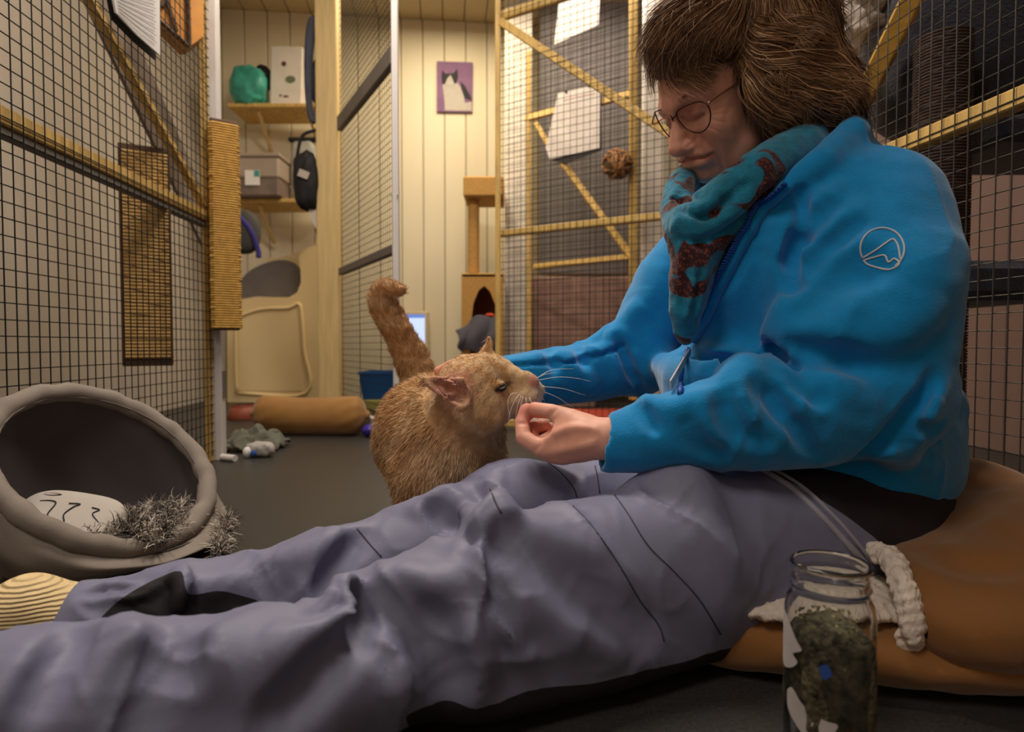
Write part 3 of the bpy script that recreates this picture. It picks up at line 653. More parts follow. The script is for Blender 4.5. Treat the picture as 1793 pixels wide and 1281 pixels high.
class Sdf:
    def __init__(s): s.ops = []
    def add(s, prim, k=0.0): s.ops.append((1, prim, k)); return s
    def sub(s, prim, k=0.0): s.ops.append((-1, prim, k)); return s
    def disp(s, fn): s.ops.append((0, fn, 0)); return s
    def __call__(s, p):
        p = np.ascontiguousarray(p, np.float32)
        if len(p) > 24000: return np.concatenate([s(p[i:i + 16000]) for i in range(0, len(p), 16000)])
        d = np.full(len(p), 1.0, np.float32); plo, phi = p.min(0), p.max(0)
        for sg, prim, k in s.ops:
            if sg == 0: d = d + prim(p).astype(np.float32); continue
            f, lo, hi = prim; mg = k + 0.05
            if (plo > hi + mg).any() or (phi < lo - mg).any(): continue
            big = (hi - lo).max() > 2.0
            m = None if big else np.flatnonzero(((p > lo - mg) & (p < hi + mg)).all(1))
            if m is None or len(m) > 0.6 * len(p):
                v = f(p); d = smin(d, v, k) if sg > 0 else smax(d, -v, k)
            elif len(m):
                v = f(p[m]); d[m] = smin(d[m], v, k) if sg > 0 else smax(d[m], -v, k)
                if sg > 0:      # outside the box the primitive still bounds the distance
                    pass
        return d
    def grad(s, p, e=0.0015):
        g = np.zeros((len(p), 3), np.float32)
        for i in range(3):
            o = np.zeros(3, np.float32); o[i] = e; g[:, i] = s(p + o) - s(p - o)
        return g / (np.linalg.norm(g, axis=1)[:, None] + 1e-9)
    def trace(s, px, py, t0=0.25, t1=2.2, off=0.0):
        d = ray(px, py); L = np.linalg.norm(d); t = np.arange(t0, t1, 0.004); pts = CAM + (d / L) * t[:, None]
        v = s(pts) - off; i = np.flatnonzero(v < 0)
        if len(i) == 0: return None
        i = i[0]
        if i > 0:
            a, b = t[i - 1], t[i]; va, vb = v[i - 1], v[i]; tt = a + (b - a) * va / (va - vb + 1e-12)
        else: tt = t[0]
        return CAM + d / L * tt
    def trace_line(s, pxs, per=5):
        q = catmull(pxs, per); d = np.array([ray(x, y) for x, y in q]); d /= np.linalg.norm(d, axis=1)[:, None]
        t = np.arange(0.45, 1.5, 0.005); pts = CAM + d[:, None, :] * t[None, :, None]
        v = s(pts.reshape(-1, 3)).reshape(len(q), -1); hit = (v < 0).any(1); i = np.maximum((v < 0).argmax(1), 1); k = np.arange(len(q))
        va, vb = v[k, i - 1], v[k, i]; tt = t[i - 1] + 0.005 * va / (va - vb + 1e-12)
        return [CAM + d[j] * tt[j] for j in k if hit[j]]
    def fold(s, pxs, r=0.02, h=0.008, k=0.02, per=3, taper=0.35, sign=1):
        """ridge (sign 1) or groove (sign -1) of height h laid along the surface under a line of picture points"""
        c = s.trace_line(pxs, per)
        if len(c) < 2: return s
        c = np.array(c); n = s.grad(c); m = len(c)
        e = np.clip(np.minimum(np.arange(m), np.arange(m)[::-1]) / max(1, m - 1) * 2 / 0.6, 0, 1); sc = taper + (1 - taper) * np.sin(e * math.pi / 2)
        hh = h * sc; rr = r * (0.6 + 0.4 * sc)
        pts = c + sign * n * (hh - rr)[:, None] if sign > 0 else c + n * (rr - hh)[:, None]
        prim = f_chain(pts, rr)
        return s.add(prim, k) if sign > 0 else s.sub(prim, k)
    def groove(s, pxs, r=0.02, h=0.008, k=0.02, per=3, taper=0.35): return s.fold(pxs, r, h, k, per, taper, -1)
def polygonise(fn, lo, hi, h, B=8, refine=1, slack=1.5):
    lo = np.array(lo, float); hi = np.array(hi, float); nb = np.ceil((hi - lo) / (h * B)).astype(int); n = nb * B
    ax = [lo[i] + h * np.arange(n[i]) for i in range(3)]
    bc = [lo[i] + h * B * (np.arange(nb[i]) + 0.5) - h / 2 for i in range(3)]
    cg = np.stack(np.meshgrid(*bc, indexing='ij'), -1).reshape(-1, 3); cv = fn(cg)
    act = np.abs(cv) < 0.866 * B * h * slack + h
    g = np.repeat(np.repeat(np.repeat(cv.reshape(nb), B, 0), B, 1), B, 2).astype(np.float32)
    off = np.stack(np.meshgrid(np.arange(B), np.arange(B), np.arange(B), indexing='ij'), -1).reshape(-1, 3)
    ids = np.argwhere(act.reshape(nb)) * B
    CH = 400
    for i in range(0, len(ids), CH):
        q = (ids[i:i + CH, None, :] + off[None]).reshape(-1, 3)
        g[q[:, 0], q[:, 1], q[:, 2]] = fn(lo + q * h)
    s = g < 0
    c = s[:-1, :-1, :-1].astype(np.int8)
    tot = np.zeros(np.array(s.shape) - 1, np.int8)
    for dx in (0, 1):
        for dy in (0, 1):
            for dz in (0, 1): tot += s[dx:dx + tot.shape[0], dy:dy + tot.shape[1], dz:dz + tot.shape[2]]
    cells = np.argwhere((tot > 0) & (tot < 8)); idx = -np.ones(tot.shape, np.int64); idx[tuple(cells.T)] = np.arange(len(cells))
    acc = np.zeros((len(cells), 3)); cnt = np.zeros(len(cells))
    cor = [(0, 0, 0), (1, 0, 0), (0, 1, 0), (1, 1, 0), (0, 0, 1), (1, 0, 1), (0, 1, 1), (1, 1, 1)]
    val = [g[cells[:, 0] + a, cells[:, 1] + b, cells[:, 2] + c_] for a, b, c_ in cor]
    for i in range(8):
        for j in range(i + 1, 8):
            if sum(abs(cor[i][k] - cor[j][k]) for k in range(3)) != 1: continue
            m = (val[i] < 0) != (val[j] < 0); t = np.where(m, val[i] / (val[i] - val[j] + 1e-20), 0)
            pt = np.array(cor[i]) + t[:, None] * (np.array(cor[j]) - np.array(cor[i]))
            acc += pt * m[:, None]; cnt += m
    v = lo + (cells + acc / cnt[:, None]) * h
    faces = []
    for a in range(3):
        b, c_ = (a + 1) % 3, (a + 2) % 3
        sl0 = [slice(None)] * 3; sl1 = [slice(None)] * 3; sl0[a] = slice(0, -1); sl1[a] = slice(1, None)
        e = s[tuple(sl0)] != s[tuple(sl1)]; w = np.argwhere(e)
        w = w[(w[:, b] > 0) & (w[:, c_] > 0) & (w[:, b] < tot.shape[b]) & (w[:, c_] < tot.shape[c_])]
        inside = s[tuple(sl0)][tuple(w.T)]
        q = []
        for db, dc in ((-1, -1), (0, -1), (0, 0), (-1, 0)):
            o = w.copy(); o[:, b] += db; o[:, c_] += dc; q.append(idx[tuple(o.T)])
        q = np.stack(q, 1); q[~inside] = q[~inside][:, ::-1]; faces.append(q)
    faces = np.concatenate(faces); faces = faces[(faces >= 0).all(1)]
    for _ in range(refine):
        gr = np.zeros((len(v), 3)); e = h * 0.4
        for i in range(3):
            o = np.zeros(3); o[i] = e; gr[:, i] = (fn(v + o) - fn(v - o)) / (2 * e)
        gn = np.maximum((gr * gr).sum(1), 0.25); st = fn(v)[:, None] * gr / gn[:, None]
        ln = np.linalg.norm(st, axis=1)[:, None]; v = v - st * np.minimum(1, 0.5 * h / (ln + 1e-9))
    return v, faces
def fast_mesh(name, v, f, material, parent=None, smooth=True, colors=None):
    me = bpy.data.meshes.new(name); v = np.asarray(v, np.float32); f = np.asarray(f, np.int32); k = f.shape[1]
    me.vertices.add(len(v)); me.vertices.foreach_set('co', v.ravel())
    me.loops.add(f.size); me.loops.foreach_set('vertex_index', f.ravel())
    me.polygons.add(len(f)); me.polygons.foreach_set('loop_start', np.arange(0, f.size, k, dtype=np.int32)); me.polygons.foreach_set('loop_total', np.full(len(f), k, np.int32))
    me.polygons.foreach_set('use_smooth', np.full(len(f), smooth, bool)); me.update(calc_edges=True); me.validate()
    for m in (material if isinstance(material, (list, tuple)) else [material]): me.materials.append(m)
    if colors is not None:
        a = me.color_attributes.new('tint', 'FLOAT_COLOR', 'POINT'); c = np.ones((len(v), 4), np.float32); c[:, :3] = colors; a.data.foreach_set('color', c.ravel())
    o = bpy.data.objects.new(name, me); COL.objects.link(o)
    if parent is not None: set_parent(o, parent)
    return o
def split_faces(v, f, mask):
    """sub-mesh of the faces picked by mask"""
    ff = f[mask]; u, inv = np.unique(ff, return_inverse=True); return v[u], inv.reshape(ff.shape)
def cut_field(v, f, s):
    """cut a quad mesh along s = 0; returns (verts, tris) of the s<0 side and of the s>=0 side, with a clean edge"""
    neg = s < 0; k = neg[f].sum(1); tri = lambda q: np.concatenate([q[:, [0, 1, 2]], q[:, [0, 2, 3]]])
    a, b = list(tri(f[k == 4])), list(tri(f[k == 0])); nv = list(map(tuple, v)); cache = {}
    def mid(i, j):
        key = (min(i, j), max(i, j))
        if key not in cache:
            t = s[i] / (s[i] - s[j]); cache[key] = len(nv); nv.append(tuple(v[i] + (v[j] - v[i]) * t))
        return cache[key]
    for t3 in tri(f[(k > 0) & (k < 4)]):
        for side, out in ((True, a), (False, b)):
            poly = []
            for m in range(3):
                i, j = t3[m], t3[(m + 1) % 3]
                if neg[i] == side: poly.append(i)
                if neg[i] != neg[j]: poly.append(mid(i, j))
            for m in range(1, len(poly) - 1): out.append((poly[0], poly[m], poly[m + 1]))
    nv = np.array(nv); r = []
    for q in (a, b):
        q = np.array(q, int).reshape(-1, 3); u, inv = np.unique(q, return_inverse=True); r.append((nv[u], inv.reshape(q.shape)))
    return r
def strands(roots, dirs, length, width, curl, seg, seed, grav=0.0, up=None, taper=0.15):
    """flat tapering ribbons grown from roots along dirs; returns verts, quads"""
    r = np.random.default_rng(seed); n = len(roots); p = roots.copy(); d = dirs / (np.linalg.norm(dirs, axis=1)[:, None] + 1e-9)
    ph = r.uniform(0, 6.28, (n, 3)); L = np.broadcast_to(length, (n,)); W = np.broadcast_to(width, (n,))
    side = np.cross(d, r.normal(size=(n, 3))); side /= np.linalg.norm(side, axis=1)[:, None] + 1e-9; vs = []
    for i in range(seg + 1):
        t = i / seg; w = (W * (1 - (1 - taper) * t ** 1.5))[:, None] * 0.5
        vs.append(np.stack([p - side * w, p + side * w], 1))
        d2 = d + curl * np.sin(ph + t * 5.0) * (0.3 + t) + np.array([0, 0, -grav * t]); d2 /= np.linalg.norm(d2, axis=1)[:, None]
        p = p + d2 * (L / seg)[:, None]
    vs = np.stack(vs, 1); base = np.arange(n)[:, None] * (2 * (seg + 1)); q = []
    for i in range(seg): q.append(np.stack([base[:, 0] + 2 * i, base[:, 0] + 2 * i + 1, base[:, 0] + 2 * i + 3, base[:, 0] + 2 * i + 2], 1))
    return vs.reshape(-1, 3), np.stack(q, 1).reshape(-1, 4)
def sample_faces(v, f, n, seed):
    r = np.random.default_rng(seed); a, b, c = v[f[:, 0]], v[f[:, 1]], v[f[:, 2]]; d = v[f[:, 3]]
    ar = np.linalg.norm(np.cross(c - a, d - b), axis=1); i = r.choice(len(f), n, p=ar / ar.sum())
    s, t = r.uniform(size=(2, n, 1)); pt = (a[i] * (1 - s) + b[i] * s) * (1 - t) + (d[i] * (1 - s) + c[i] * s) * t
    nn = np.cross(c[i] - a[i], d[i] - b[i]); nn /= np.linalg.norm(nn, axis=1)[:, None] + 1e-12
    return pt, nn, i
# ================================================================== THE SEATED WOMAN
woman = thing('person', 'seated woman in a bright blue fleece jacket and grey blue trousers feeding the ginger cat', 'person', (0.45, 0.96, 0.0))
M_fleece = mat('blue_fleece', srgb(12, 136, 200), rough=0.95, var=0.07, scale=60, bump=0.22, bscale=420, sheen=0.35, spec=0.2)
M_trouser = mat('grey_blue_softshell', srgb(120, 121, 146), rough=0.55, var=0.06, scale=9, bump=0.05, bscale=500, spec=0.35)
M_panel = mat('black_softshell', srgb(30, 27, 30), rough=0.7, var=0.12, scale=20)
FT = unit((-0.955, -0.30, 0)); LT = unit((0.30, -0.955, 0)); UT = np.array([0, 0, 1.0]); TA = (FT, LT, UT)   # torso axes: front, her left, up

# ---------- trousers
H1, K1, A1 = P(1475, 925, 0.90), P(872, 1042, 0.690), P(-80, 1266, 0.50)
M1 = P(500, 1210, 0.570)
H2, K2, A2 = P(1370, 885, 1.03), P(902, 905, 0.90), P(172, 1100, 0.726)
M2 = P(560, 1036, 0.80)
tr = Sdf()
tr.add(f_cone(H1, lerp2(H1, K1, 0.55), 0.112, 0.102)).add(f_cone(lerp2(H1, K1, 0.55), K1, 0.102, 0.086), 0.02).add(f_cone(K1, M1, 0.086, 0.075), 0.03).add(f_cone(M1, A1, 0.075, 0.070), 0.03)
tr.add(f_chain([P(1240, 1090, 0.765), P(1050, 1146, 0.70), P(850, 1195, 0.655)], [0.050, 0.060, 0.064]), 0.05)
tr2 = Sdf()
tr2.add(f_ell(P(292, 1066, 0.728), (0.052, 0.04, 0.046)))
tr2.add(f_cone(H2, K2, 0.10, 0.077), 0.02).add(f_cone(K2, M2, 0.077, 0.068), 0.03).add(f_cone(M2, A2, 0.068, 0.056), 0.03)
tr.add((tr2, np.minimum(np.minimum(H2, K2), A2) - 0.1, np.maximum(np.maximum(H2, K2), A2) + 0.1), 0.012)
tr.add(f_ell(P(1470, 905, 0.985), (0.16, 0.185, 0.115), TA), 0.04)
BASE_TR = lambda p: tr2(p)
for q, r_, h_, k_ in (
    ([(846, 940), (862, 908), (880, 918)], 0.016, 0.010, 0.012),
    ([(866, 908), (857, 960), (864, 1020), (890, 1085), (915, 1140)], 0.016, 0.009, 0.012),
    ([(890, 988), (935, 1022), (1000, 1072), (1065, 1118)], 0.026, 0.009, 0.03),
    ([(890, 918), (960, 935), (1030, 955)], 0.03, 0.006, 0.03),
    ([(690, 1000), (760, 1022), (835, 1000)], 0.026, 0.009, 0.03),
    ([(800, 1088), (828, 1128), (838, 1195)], 0.022, 0.008, 0.02),
    ([(560, 1075), (600, 1035), (624, 1046), (630, 1082), (590, 1104), (480, 1135)], 0.018, 0.012, 0.014),
    ([(655, 1085), (680, 1145), (696, 1215)], 0.018, 0.009, 0.014),
    ([(262, 1128), (278, 1166), (320, 1168), (400, 1122), (450, 1085)], 0.020, 0.010, 0.02),
    ([(300, 1210), (380, 1180), (470, 1150)], 0.03, 0.007, 0.03),
    ([(222, 1092), (192, 1180), (170, 1275)], 0.028, 0.009, 0.02),
    ([(60, 1130), (20, 1200), (0, 1270)], 0.03, 0.008, 0.02),
    ([(470, 990), (550, 962), (622, 926)], 0.022, 0.008, 0.02),
    ([(736, 890), (788, 866), (832, 908)], 0.018, 0.008, 0.02),
    ([(868, 838), (874, 872), (900, 905)], 0.018, 0.007, 0.02),
    ([(330, 1030), (420, 1015), (500, 1030)], 0.02, 0.006, 0.02),
    ([(312, 1000), (322, 1030), (318, 1062)], 0.012, 0.010, 0.008),
    ([(230, 1040), (270, 1030), (300, 1012)], 0.010, 0.005, 0.008),
    ([(160, 1030), (200, 1024), (240, 1022)], 0.010, 0.006, 0.008),
    ([(150, 1052), (200, 1044), (250, 1040)], 0.010, 0.006, 0.008),
    ([(1180, 830), (1240, 880), (1300, 960), (1370, 1050)], 0.03, 0.005, 0.03),
    ([(1120, 850), (1180, 835), (1240, 830)], 0.03, 0.007, 0.03)):
    tr.fold(q, r_ * 0.85, h_ * 1.55, k_ * 0.85)
for q, r_, h_, k_ in (
    ([(880, 922), (873, 985), (888, 1045), (925, 1130)], 0.014, 0.011, 0.012),
    ([(905, 958), (960, 1000), (1040, 1058), (1115, 1105)], 0.03, 0.010, 0.03),
    ([(640, 1042), (720, 1078), (792, 1092)], 0.026, 0.013, 0.025),
    ([(634, 1018), (642, 1070), (668, 1130), (690, 1195)], 0.014, 0.013, 0.012),
    ([(622, 1108), (560, 1178), (470, 1275)], 0.022, 0.011, 0.02),
    ([(292, 1112), (296, 1140), (300, 1150)], 0.024, 0.016, 0.02),
    ([(338, 1030), (336, 1048), (330, 1066)], 0.010, 0.005, 0.008),
    ([(150, 1041), (200, 1034), (250, 1031)], 0.006, 0.003, 0.005),
    ([(136, 1096), (92, 1162), (40, 1260)], 0.016, 0.010, 0.016),
    ([(268, 1180), (250, 1220), (240, 1275)], 0.03, 0.008, 0.03),
    ([(556, 1040), (590, 985), (632, 936)], 0.018, 0.011, 0.018),
    ([(748, 878), (770, 908), (796, 932)], 0.014, 0.008, 0.014),
    ([(455, 1000), (480, 1030), (520, 1045)], 0.018, 0.007, 0.02),
    ([(740, 1120), (770, 1160), (790, 1200)], 0.026, 0.010, 0.025),
    ([(1290, 900), (1330, 960), (1370, 1010)], 0.03, 0.005, 0.03)):
    tr.groove(q, r_ * 0.85, h_ * 1.5, k_ * 0.85)
def crease(p, s, seed, st):
    n = vnoise(p @ st + 0.03 * np.stack([vnoise(p, 5.0, seed + 1), vnoise(p, 5.0, seed + 2), vnoise(p, 5.0, seed + 3)], 1), s, seed); return np.clip(1 - np.abs(n) * 1.5, 0, 1) ** 2
ST1 = np.array([[1.0, 0.3, 0.2], [0.2, 0.35, 0.1], [-0.35, 0.1, 0.45]], np.float32)
tr.disp(lambda p: 0.0020 * vnoise(p, 9.0, 3) - 0.0042 * crease(p, 5.5, 5, ST1) * np.clip((0.42 - p[:, 0]) / 0.25, 0.15, 1) - 0.0012 * crease(p, 16.0, 9, ST1) + 0.002)
tr.sub(f_half((0, 0, 0.012), (0, 0, 1)), 0.02)
v, f = polygonise(tr, (-0.58, 0.40, 0.0), (0.70, 1.26, 0.27), 0.0045)
# black panels are cut out of the same cloth surface with clean edges
def seg_t(p, a, b):
    ba = b - a; t = np.clip((p - a) @ ba / (ba @ ba), 0, 1); return t, p - a - t[:, None] * ba
pa, pb_, pc = P(1262, 1086, 0.74), P(905, 1162, 0.63), P(760, 1195, 0.60)        # edge of the reinforced underside along the near leg
def below(p, a, b):
    """signed height of p over the sloping plane through a and b that is level towards the back"""
    d = b - a; n = np.cross(d, np.array([0.12, 1.0, 0.34])); n = n / np.linalg.norm(n); n = n if n[2] > 0 else -n; return (p - a) @ n
ha, hb = P(1308, 806, 0.84), P(1530, 985, 0.875); hn = np.cross(hb - ha, LT); hn = unit(hn if hn[0] > 0 else -hn)
seat_s = lambda p: -np.minimum((p - ha) @ hn, p[:, 0] - ha[0] + 0.05)                                     # <0: under layer at the waist
far_s = lambda p: tr2(p) - 0.006
under_s = lambda p: np.maximum.reduce([-far_s(p), p[:, 0] - pa[0] - 0.01, pc[0] - 0.02 - p[:, 0], below(p, pa, pb_) - 0.002 * np.sin(p[:, 0] * 60)])
def px_poly(p, poly):
    """signed distance (about metres, <0 inside) of points to an outline given in picture points"""
    q = p - CAM; dep = q[:, 1] * CP - q[:, 2] * SP; x = CX + q[:, 0] / dep * F; y = CY - (q[:, 1] * SP + q[:, 2] * CP) / dep * F
    g = np.array(poly, float); d = np.full(len(p), 1e9); ins = np.zeros(len(p), bool)
    for i in range(len(g)):
        a, b = g[i], g[(i + 1) % len(g)]; e = b - a; wx, wy = x - a[0], y - a[1]; t = np.clip((wx * e[0] + wy * e[1]) / (e @ e), 0, 1)
        d = np.minimum(d, (wx - e[0] * t) ** 2 + (wy - e[1] * t) ** 2)
        c = ((a[1] > y) != (b[1] > y)) & (x < (b[0] - a[0]) * (y - a[1]) / (b[1] - a[1] + 1e-12) + a[0]); ins ^= c
    return np.sqrt(d) * np.where(ins, -1, 1) * 0.0007
GAIT = catmull([(120, 1130), (165, 1092), (200, 1058), (240, 1030), (285, 1008), (318, 1000), (330, 1040), (380, 1034), (420, 1042), (462, 1062), (440, 1130)], 3)
def gait_s(p):
    t2a, d2a = seg_t(p, K2, A2); return np.maximum.reduce([tr2(p) - 0.03, px_poly(p, GAIT), -0.03 - d2a @ unit((0.1, -1, 0.0))])
def as_quads(t): return np.concatenate([t, t[:, 2:3]], 1)
(va, fa), (v, f) = cut_field(v, f, seat_s(v))
tag(fast_mesh('shirt_tail', va, fa, mat('aubergine_black_cloth', srgb(38, 30, 36), rough=0.85, var=0.1), woman), 'dark under layer showing between jacket and trousers')
(vu, fu), (v, f) = cut_field(v, as_quads(f), under_s(v))
(vg, fg), (v, f) = cut_field(v, as_quads(f), gait_s(v))
trousers = fast_mesh('trousers', v, f, M_trouser, woman)
tag(fast_mesh('reinforced_panel', vu, fu, M_panel, trousers), 'black reinforced underside of the near leg')
tag(fast_mesh('ankle_panel', vg, fg, M_panel, trousers), 'black inner ankle panel of the far leg')
def seam(sd, pxs, r, name, m_, par, per=6, lift=0.0):
    c = np.array(sd.trace_line(pxs, per)); n = sd.grad(c); return MB().tube(c + n * lift, r, 6).build(name, m_, par, True)
M_seam = mat('dark_seam', srgb(60, 56, 72), rough=0.7)
for q in ([(1003, 885), (1040, 925), (1085, 990), (1120, 1050), (1152, 1092), (1163, 1122)], [(1072, 860), (1100, 900), (1135, 955), (1180, 1000), (1225, 1050), (1262, 1110)],
          [(955, 806), (985, 830), (1005, 855), (1010, 870)], [(1042, 815), (1047, 840), (1050, 862)], [(858, 855), (868, 880), (878, 898)], [(625, 925), (650, 955), (668, 975)]):
    seam(tr, q, 0.0010, 'seam', M_seam, trousers)
M_band = mat('pale_waistband', srgb(160, 158, 172), rough=0.6)
seam(tr, [(1290, 812), (1340, 826), (1395, 862), (1450, 915), (1490, 960), (1518, 990)], 0.0045, 'side_piping', M_band, trousers)
seam(tr, [(1306, 809), (1358, 824), (1412, 858), (1466, 910), (1504, 955), (1526, 985)], 0.0030, 'side_piping', M_band, trousers)

# ---------- sock and foot of the far leg
so = Sdf(); ft = P(130, 1086, 0.722); so.add(f_cone(P(200, 1096, 0.730), ft, 0.036, 0.037)).add(f_cone(ft, P(50, 1072, 0.712), 0.037, 0.037), 0.02).add(f_cone(P(50, 1072, .712), P(-60, 1105, 0.69), 0.037, 0.030), 0.02).add(f_cone(P(50, 1072, .712), P(20, 1120, 0.72), 0.034, 0.028), 0.02)
v, f = polygonise(so, ft - 0.26, ft + 0.2, 0.004)
M_knit = mat('cream_knit', srgb(226, 200, 150), rough=0.95, var=0.08, scale=40)
nt = M_knit.node_tree; w_ = nt.nodes.new('ShaderNodeTexWave'); w_.inputs['Scale'].default_value = 75; w_.inputs['Distortion'].default_value = 1.2; w_.bands_direction = 'Z'
bp_ = nt.nodes.new('ShaderNodeBump'); bp_.inputs['Strength'].default_value = 0.7; bp_.inputs['Distance'].default_value = 0.004
nt.links.new(nt.nodes['Texture Coordinate'].outputs['Object'], w_.inputs['Vector']); nt.links.new(w_.outputs['Fac'], bp_.inputs['Height']); nt.links.new(bp_.outputs[0], nt.nodes['Principled BSDF'].inputs['Normal'])
fast_mesh('sock', v, f, M_knit, woman)

# ---------- jacket
SN, EN, WN = P(1562, 352, 0.845), P(1548, 690, 0.815), P(1068, 775, 0.80)
SF, EF, WF = P(1262, 392, 1.15), P(1118, 628, 1.20), P(868, 672, 1.10)
jk = Sdf()
jk.add(f_ell(P(1440, 800, 1.0), (0.165, 0.185, 0.135), TA))
jk.add(f_ell(P(1360, 690, 0.975), (0.178, 0.170, 0.115), TA), 0.04)
jk.add(f_ell(P(1362, 500, 0.98), (0.155, 0.165, 0.150), TA), 0.035)
jk.add(f_cone(P(1500, 348, 0.90), P(1300, 375, 1.10), 0.072, 0.066), 0.06)
jk.add(f_cone(P(1470, 300, 0.97), P(1400, 330, 1.0), 0.06, 0.06), 0.05)
jk.add(f_chain([P(1585, 720, 1.02), P(1562, 830, 0.985), P(1548, 905, 0.96)], [0.085, 0.095, 0.088]), 0.05)          # back of the hem
ja, jb = P(1310, 802, 0.85), P(1600, 958, 0.93); jn = np.cross(jb - ja, LT); jn = unit(jn if jn[2] < 0 else -jn)
jk.sub(f_half(ja, -jn), 0.012)
jk.add(f_chain([SN, P(1576, 470, 0.80), EN], [0.062, 0.073, 0.076]), 0.025)
jk.add(f_ell(P(1508, 440, 0.86), (0.105, 0.075, 0.125)), 0.04)
jk.add(f_ell(P(1500, 575, 0.82), (0.110, 0.068, 0.090)), 0.03)
jk.add(f_chain([EN, P(1420, 722, 0.80), P(1250, 742, 0.79), P(1120, 765, 0.795), WN], [0.076, 0.070, 0.058, 0.044, 0.038]), 0.02)
jk.add(f_chain([SF, P(1175, 500, 1.18), EF], [0.068, 0.072, 0.068]), 0.03)
jk.add(f_chain([EF, P(1000, 655, 1.16), WF], [0.066, 0.054, 0.046]), 0.02)
jk.add(f_chain([P(1375, 335, 0.855), P(1440, 288, 0.845), P(1490, 240, 0.88), P(1492, 225, 0.95), P(1440, 240, 1.03), P(1330, 310, 1.08)], [0.022, 0.024, 0.025, 0.025, 0.025, 0.022]), 0.015)   # stand-up collar
jk.sub(f_cone(P(1405, 150, 0.955), P(1370, 330, 0.95), 0.072, 0.062), 0.012)       # neck opening
wd = unit(P(1000, 768, 0.805) - WN); jk.sub(f_ell(WN + wd * 0.062, (0.060, 0.075, 0.075), (wd, unit(np.cross(wd, (0, 0, 1))), (0, 0, 1))), 0.006)
jk.sub(f_cone(WN - wd * 0.02, P(1000, 772, 0.80), 0.029, 0.029), 0.006)   # cuff opening
for q, r_, h_, k_ in (
    ([(1349, 612), (1352, 575), (1376, 530), (1400, 500)], 0.020, 0.010, 0.018),
    ([(1400, 560), (1470, 548), (1560, 540), (1630, 500)], 0.035, 0.008, 0.04),
    ([(1292, 692), (1318, 645), (1345, 634), (1395, 685), (1432, 712)], 0.016, 0.010, 0.014),
    ([(1252, 700), (1280, 668), (1298, 712), (1312, 745)], 0.016, 0.009, 0.014),
    ([(1200, 712), (1228, 700), (1234, 742), (1252, 768)], 0.018, 0.007, 0.016),
    ([(1390, 620), (1450, 655), (1500, 690)], 0.022, 0.008, 0.02),
    ([(1400, 590), (1480, 600), (1560, 590), (1620, 560)], 0.026, 0.008, 0.025),
    ([(1390, 480), (1430, 420), (1490, 370)], 0.022, 0.007, 0.02),
    ([(1400, 520), (1450, 455), (1510, 420)], 0.022, 0.007, 0.02),
    ([(1395, 405), (1420, 370), (1460, 330)], 0.020, 0.007, 0.018),
    ([(1335, 480), (1345, 420), (1352, 370)], 0.03, 0.006, 0.03),
    ([(1640, 690), (1600, 745), (1570, 770)], 0.026, 0.010, 0.02),
    ([(1636, 800), (1590, 800), (1540, 790)], 0.026, 0.008, 0.02),
    ([(1048, 590), (1062, 578), (1080, 600)], 0.020, 0.012, 0.02),
    ([(1090, 585), (1100, 560), (1130, 530)], 0.026, 0.010, 0.02),
    ([(900, 634), (960, 626), (1010, 622), (1060, 608)], 0.018, 0.006, 0.012),
    ([(1000, 640), (1030, 665), (1040, 690)], 0.018, 0.006, 0.016),
    ([(1130, 700), (1170, 712), (1215, 705)], 0.018, 0.006, 0.014),
    ([(1150, 650), (1200, 640), (1280, 645), (1330, 640)], 0.03, 0.010, 0.03)):
    jk.fold(q, r_ * 0.9, h_ * 1.3, k_ * 0.9)
for q, r_, h_, k_ in (
    ([(1200, 612), (1250, 618), (1310, 618), (1345, 604)], 0.016, 0.022, 0.012),
    ([(1356, 612), (1378, 630), (1390, 636)], 0.014, 0.016, 0.012),
    ([(1392, 602), (1450, 624), (1510, 632)], 0.018, 0.010, 0.018),
    ([(1330, 672), (1385, 738), (1432, 803)], 0.014, 0.011, 0.012),
    ([(1385, 655), (1425, 690), (1440, 702)], 0.014, 0.010, 0.012),
    ([(1212, 752), (1235, 785), (1262, 800)], 0.018, 0.008, 0.016),
    ([(1265, 700), (1290, 745), (1330, 775)], 0.018, 0.009, 0.016),
    ([(1122, 712), (1138, 738), (1146, 752)], 0.012, 0.006, 0.01),
    ([(1402, 336), (1396, 396), (1381, 459), (1382, 508)], 0.010, 0.013, 0.010),
    ([(1386, 505), (1440, 440), (1500, 395)], 0.014, 0.009, 0.014),
    ([(1384, 460), (1410, 405), (1450, 360)], 0.014, 0.009, 0.014),
    ([(1400, 540), (1460, 500), (1530, 480)], 0.024, 0.007, 0.025),
    ([(1636, 660), (1600, 715), (1555, 775), (1500, 806)], 0.014, 0.018, 0.012),
    ([(1640, 752), (1612, 765), (1590, 790)], 0.016, 0.012, 0.014),
    ([(1080, 586), (1096, 620), (1110, 660), (1126, 690)], 0.012, 0.014, 0.012),
    ([(880, 640), (960, 636), (1010, 632), (1060, 618), (1090, 606)], 0.006, 0.006, 0.006),
    ([(1008, 600), (1018, 622), (1024, 640)], 0.012, 0.007, 0.012),
    ([(960, 612), (968, 630), (972, 655)], 0.012, 0.006, 0.012),
    ([(1310, 560), (1320, 480), (1326, 420)], 0.024, 0.006, 0.024)):
    jk.groove(q, r_ * 0.9, h_ * 1.35, k_ * 0.9)
jk.disp(lambda p: 0.0016 * vnoise(p, 8.0, 13) + 0.0006 * vnoise(p, 22.0, 14) - 0.0026 * crease(p, 5.0, 17, ST1) + 0.001)
v, f = polygonise(jk, (0.0 - 0.06, 0.66, 0.10), (0.72, 1.30, 0.78), 0.0042)
jacket = fast_mesh('jacket', v, f, M_fleece, woman)
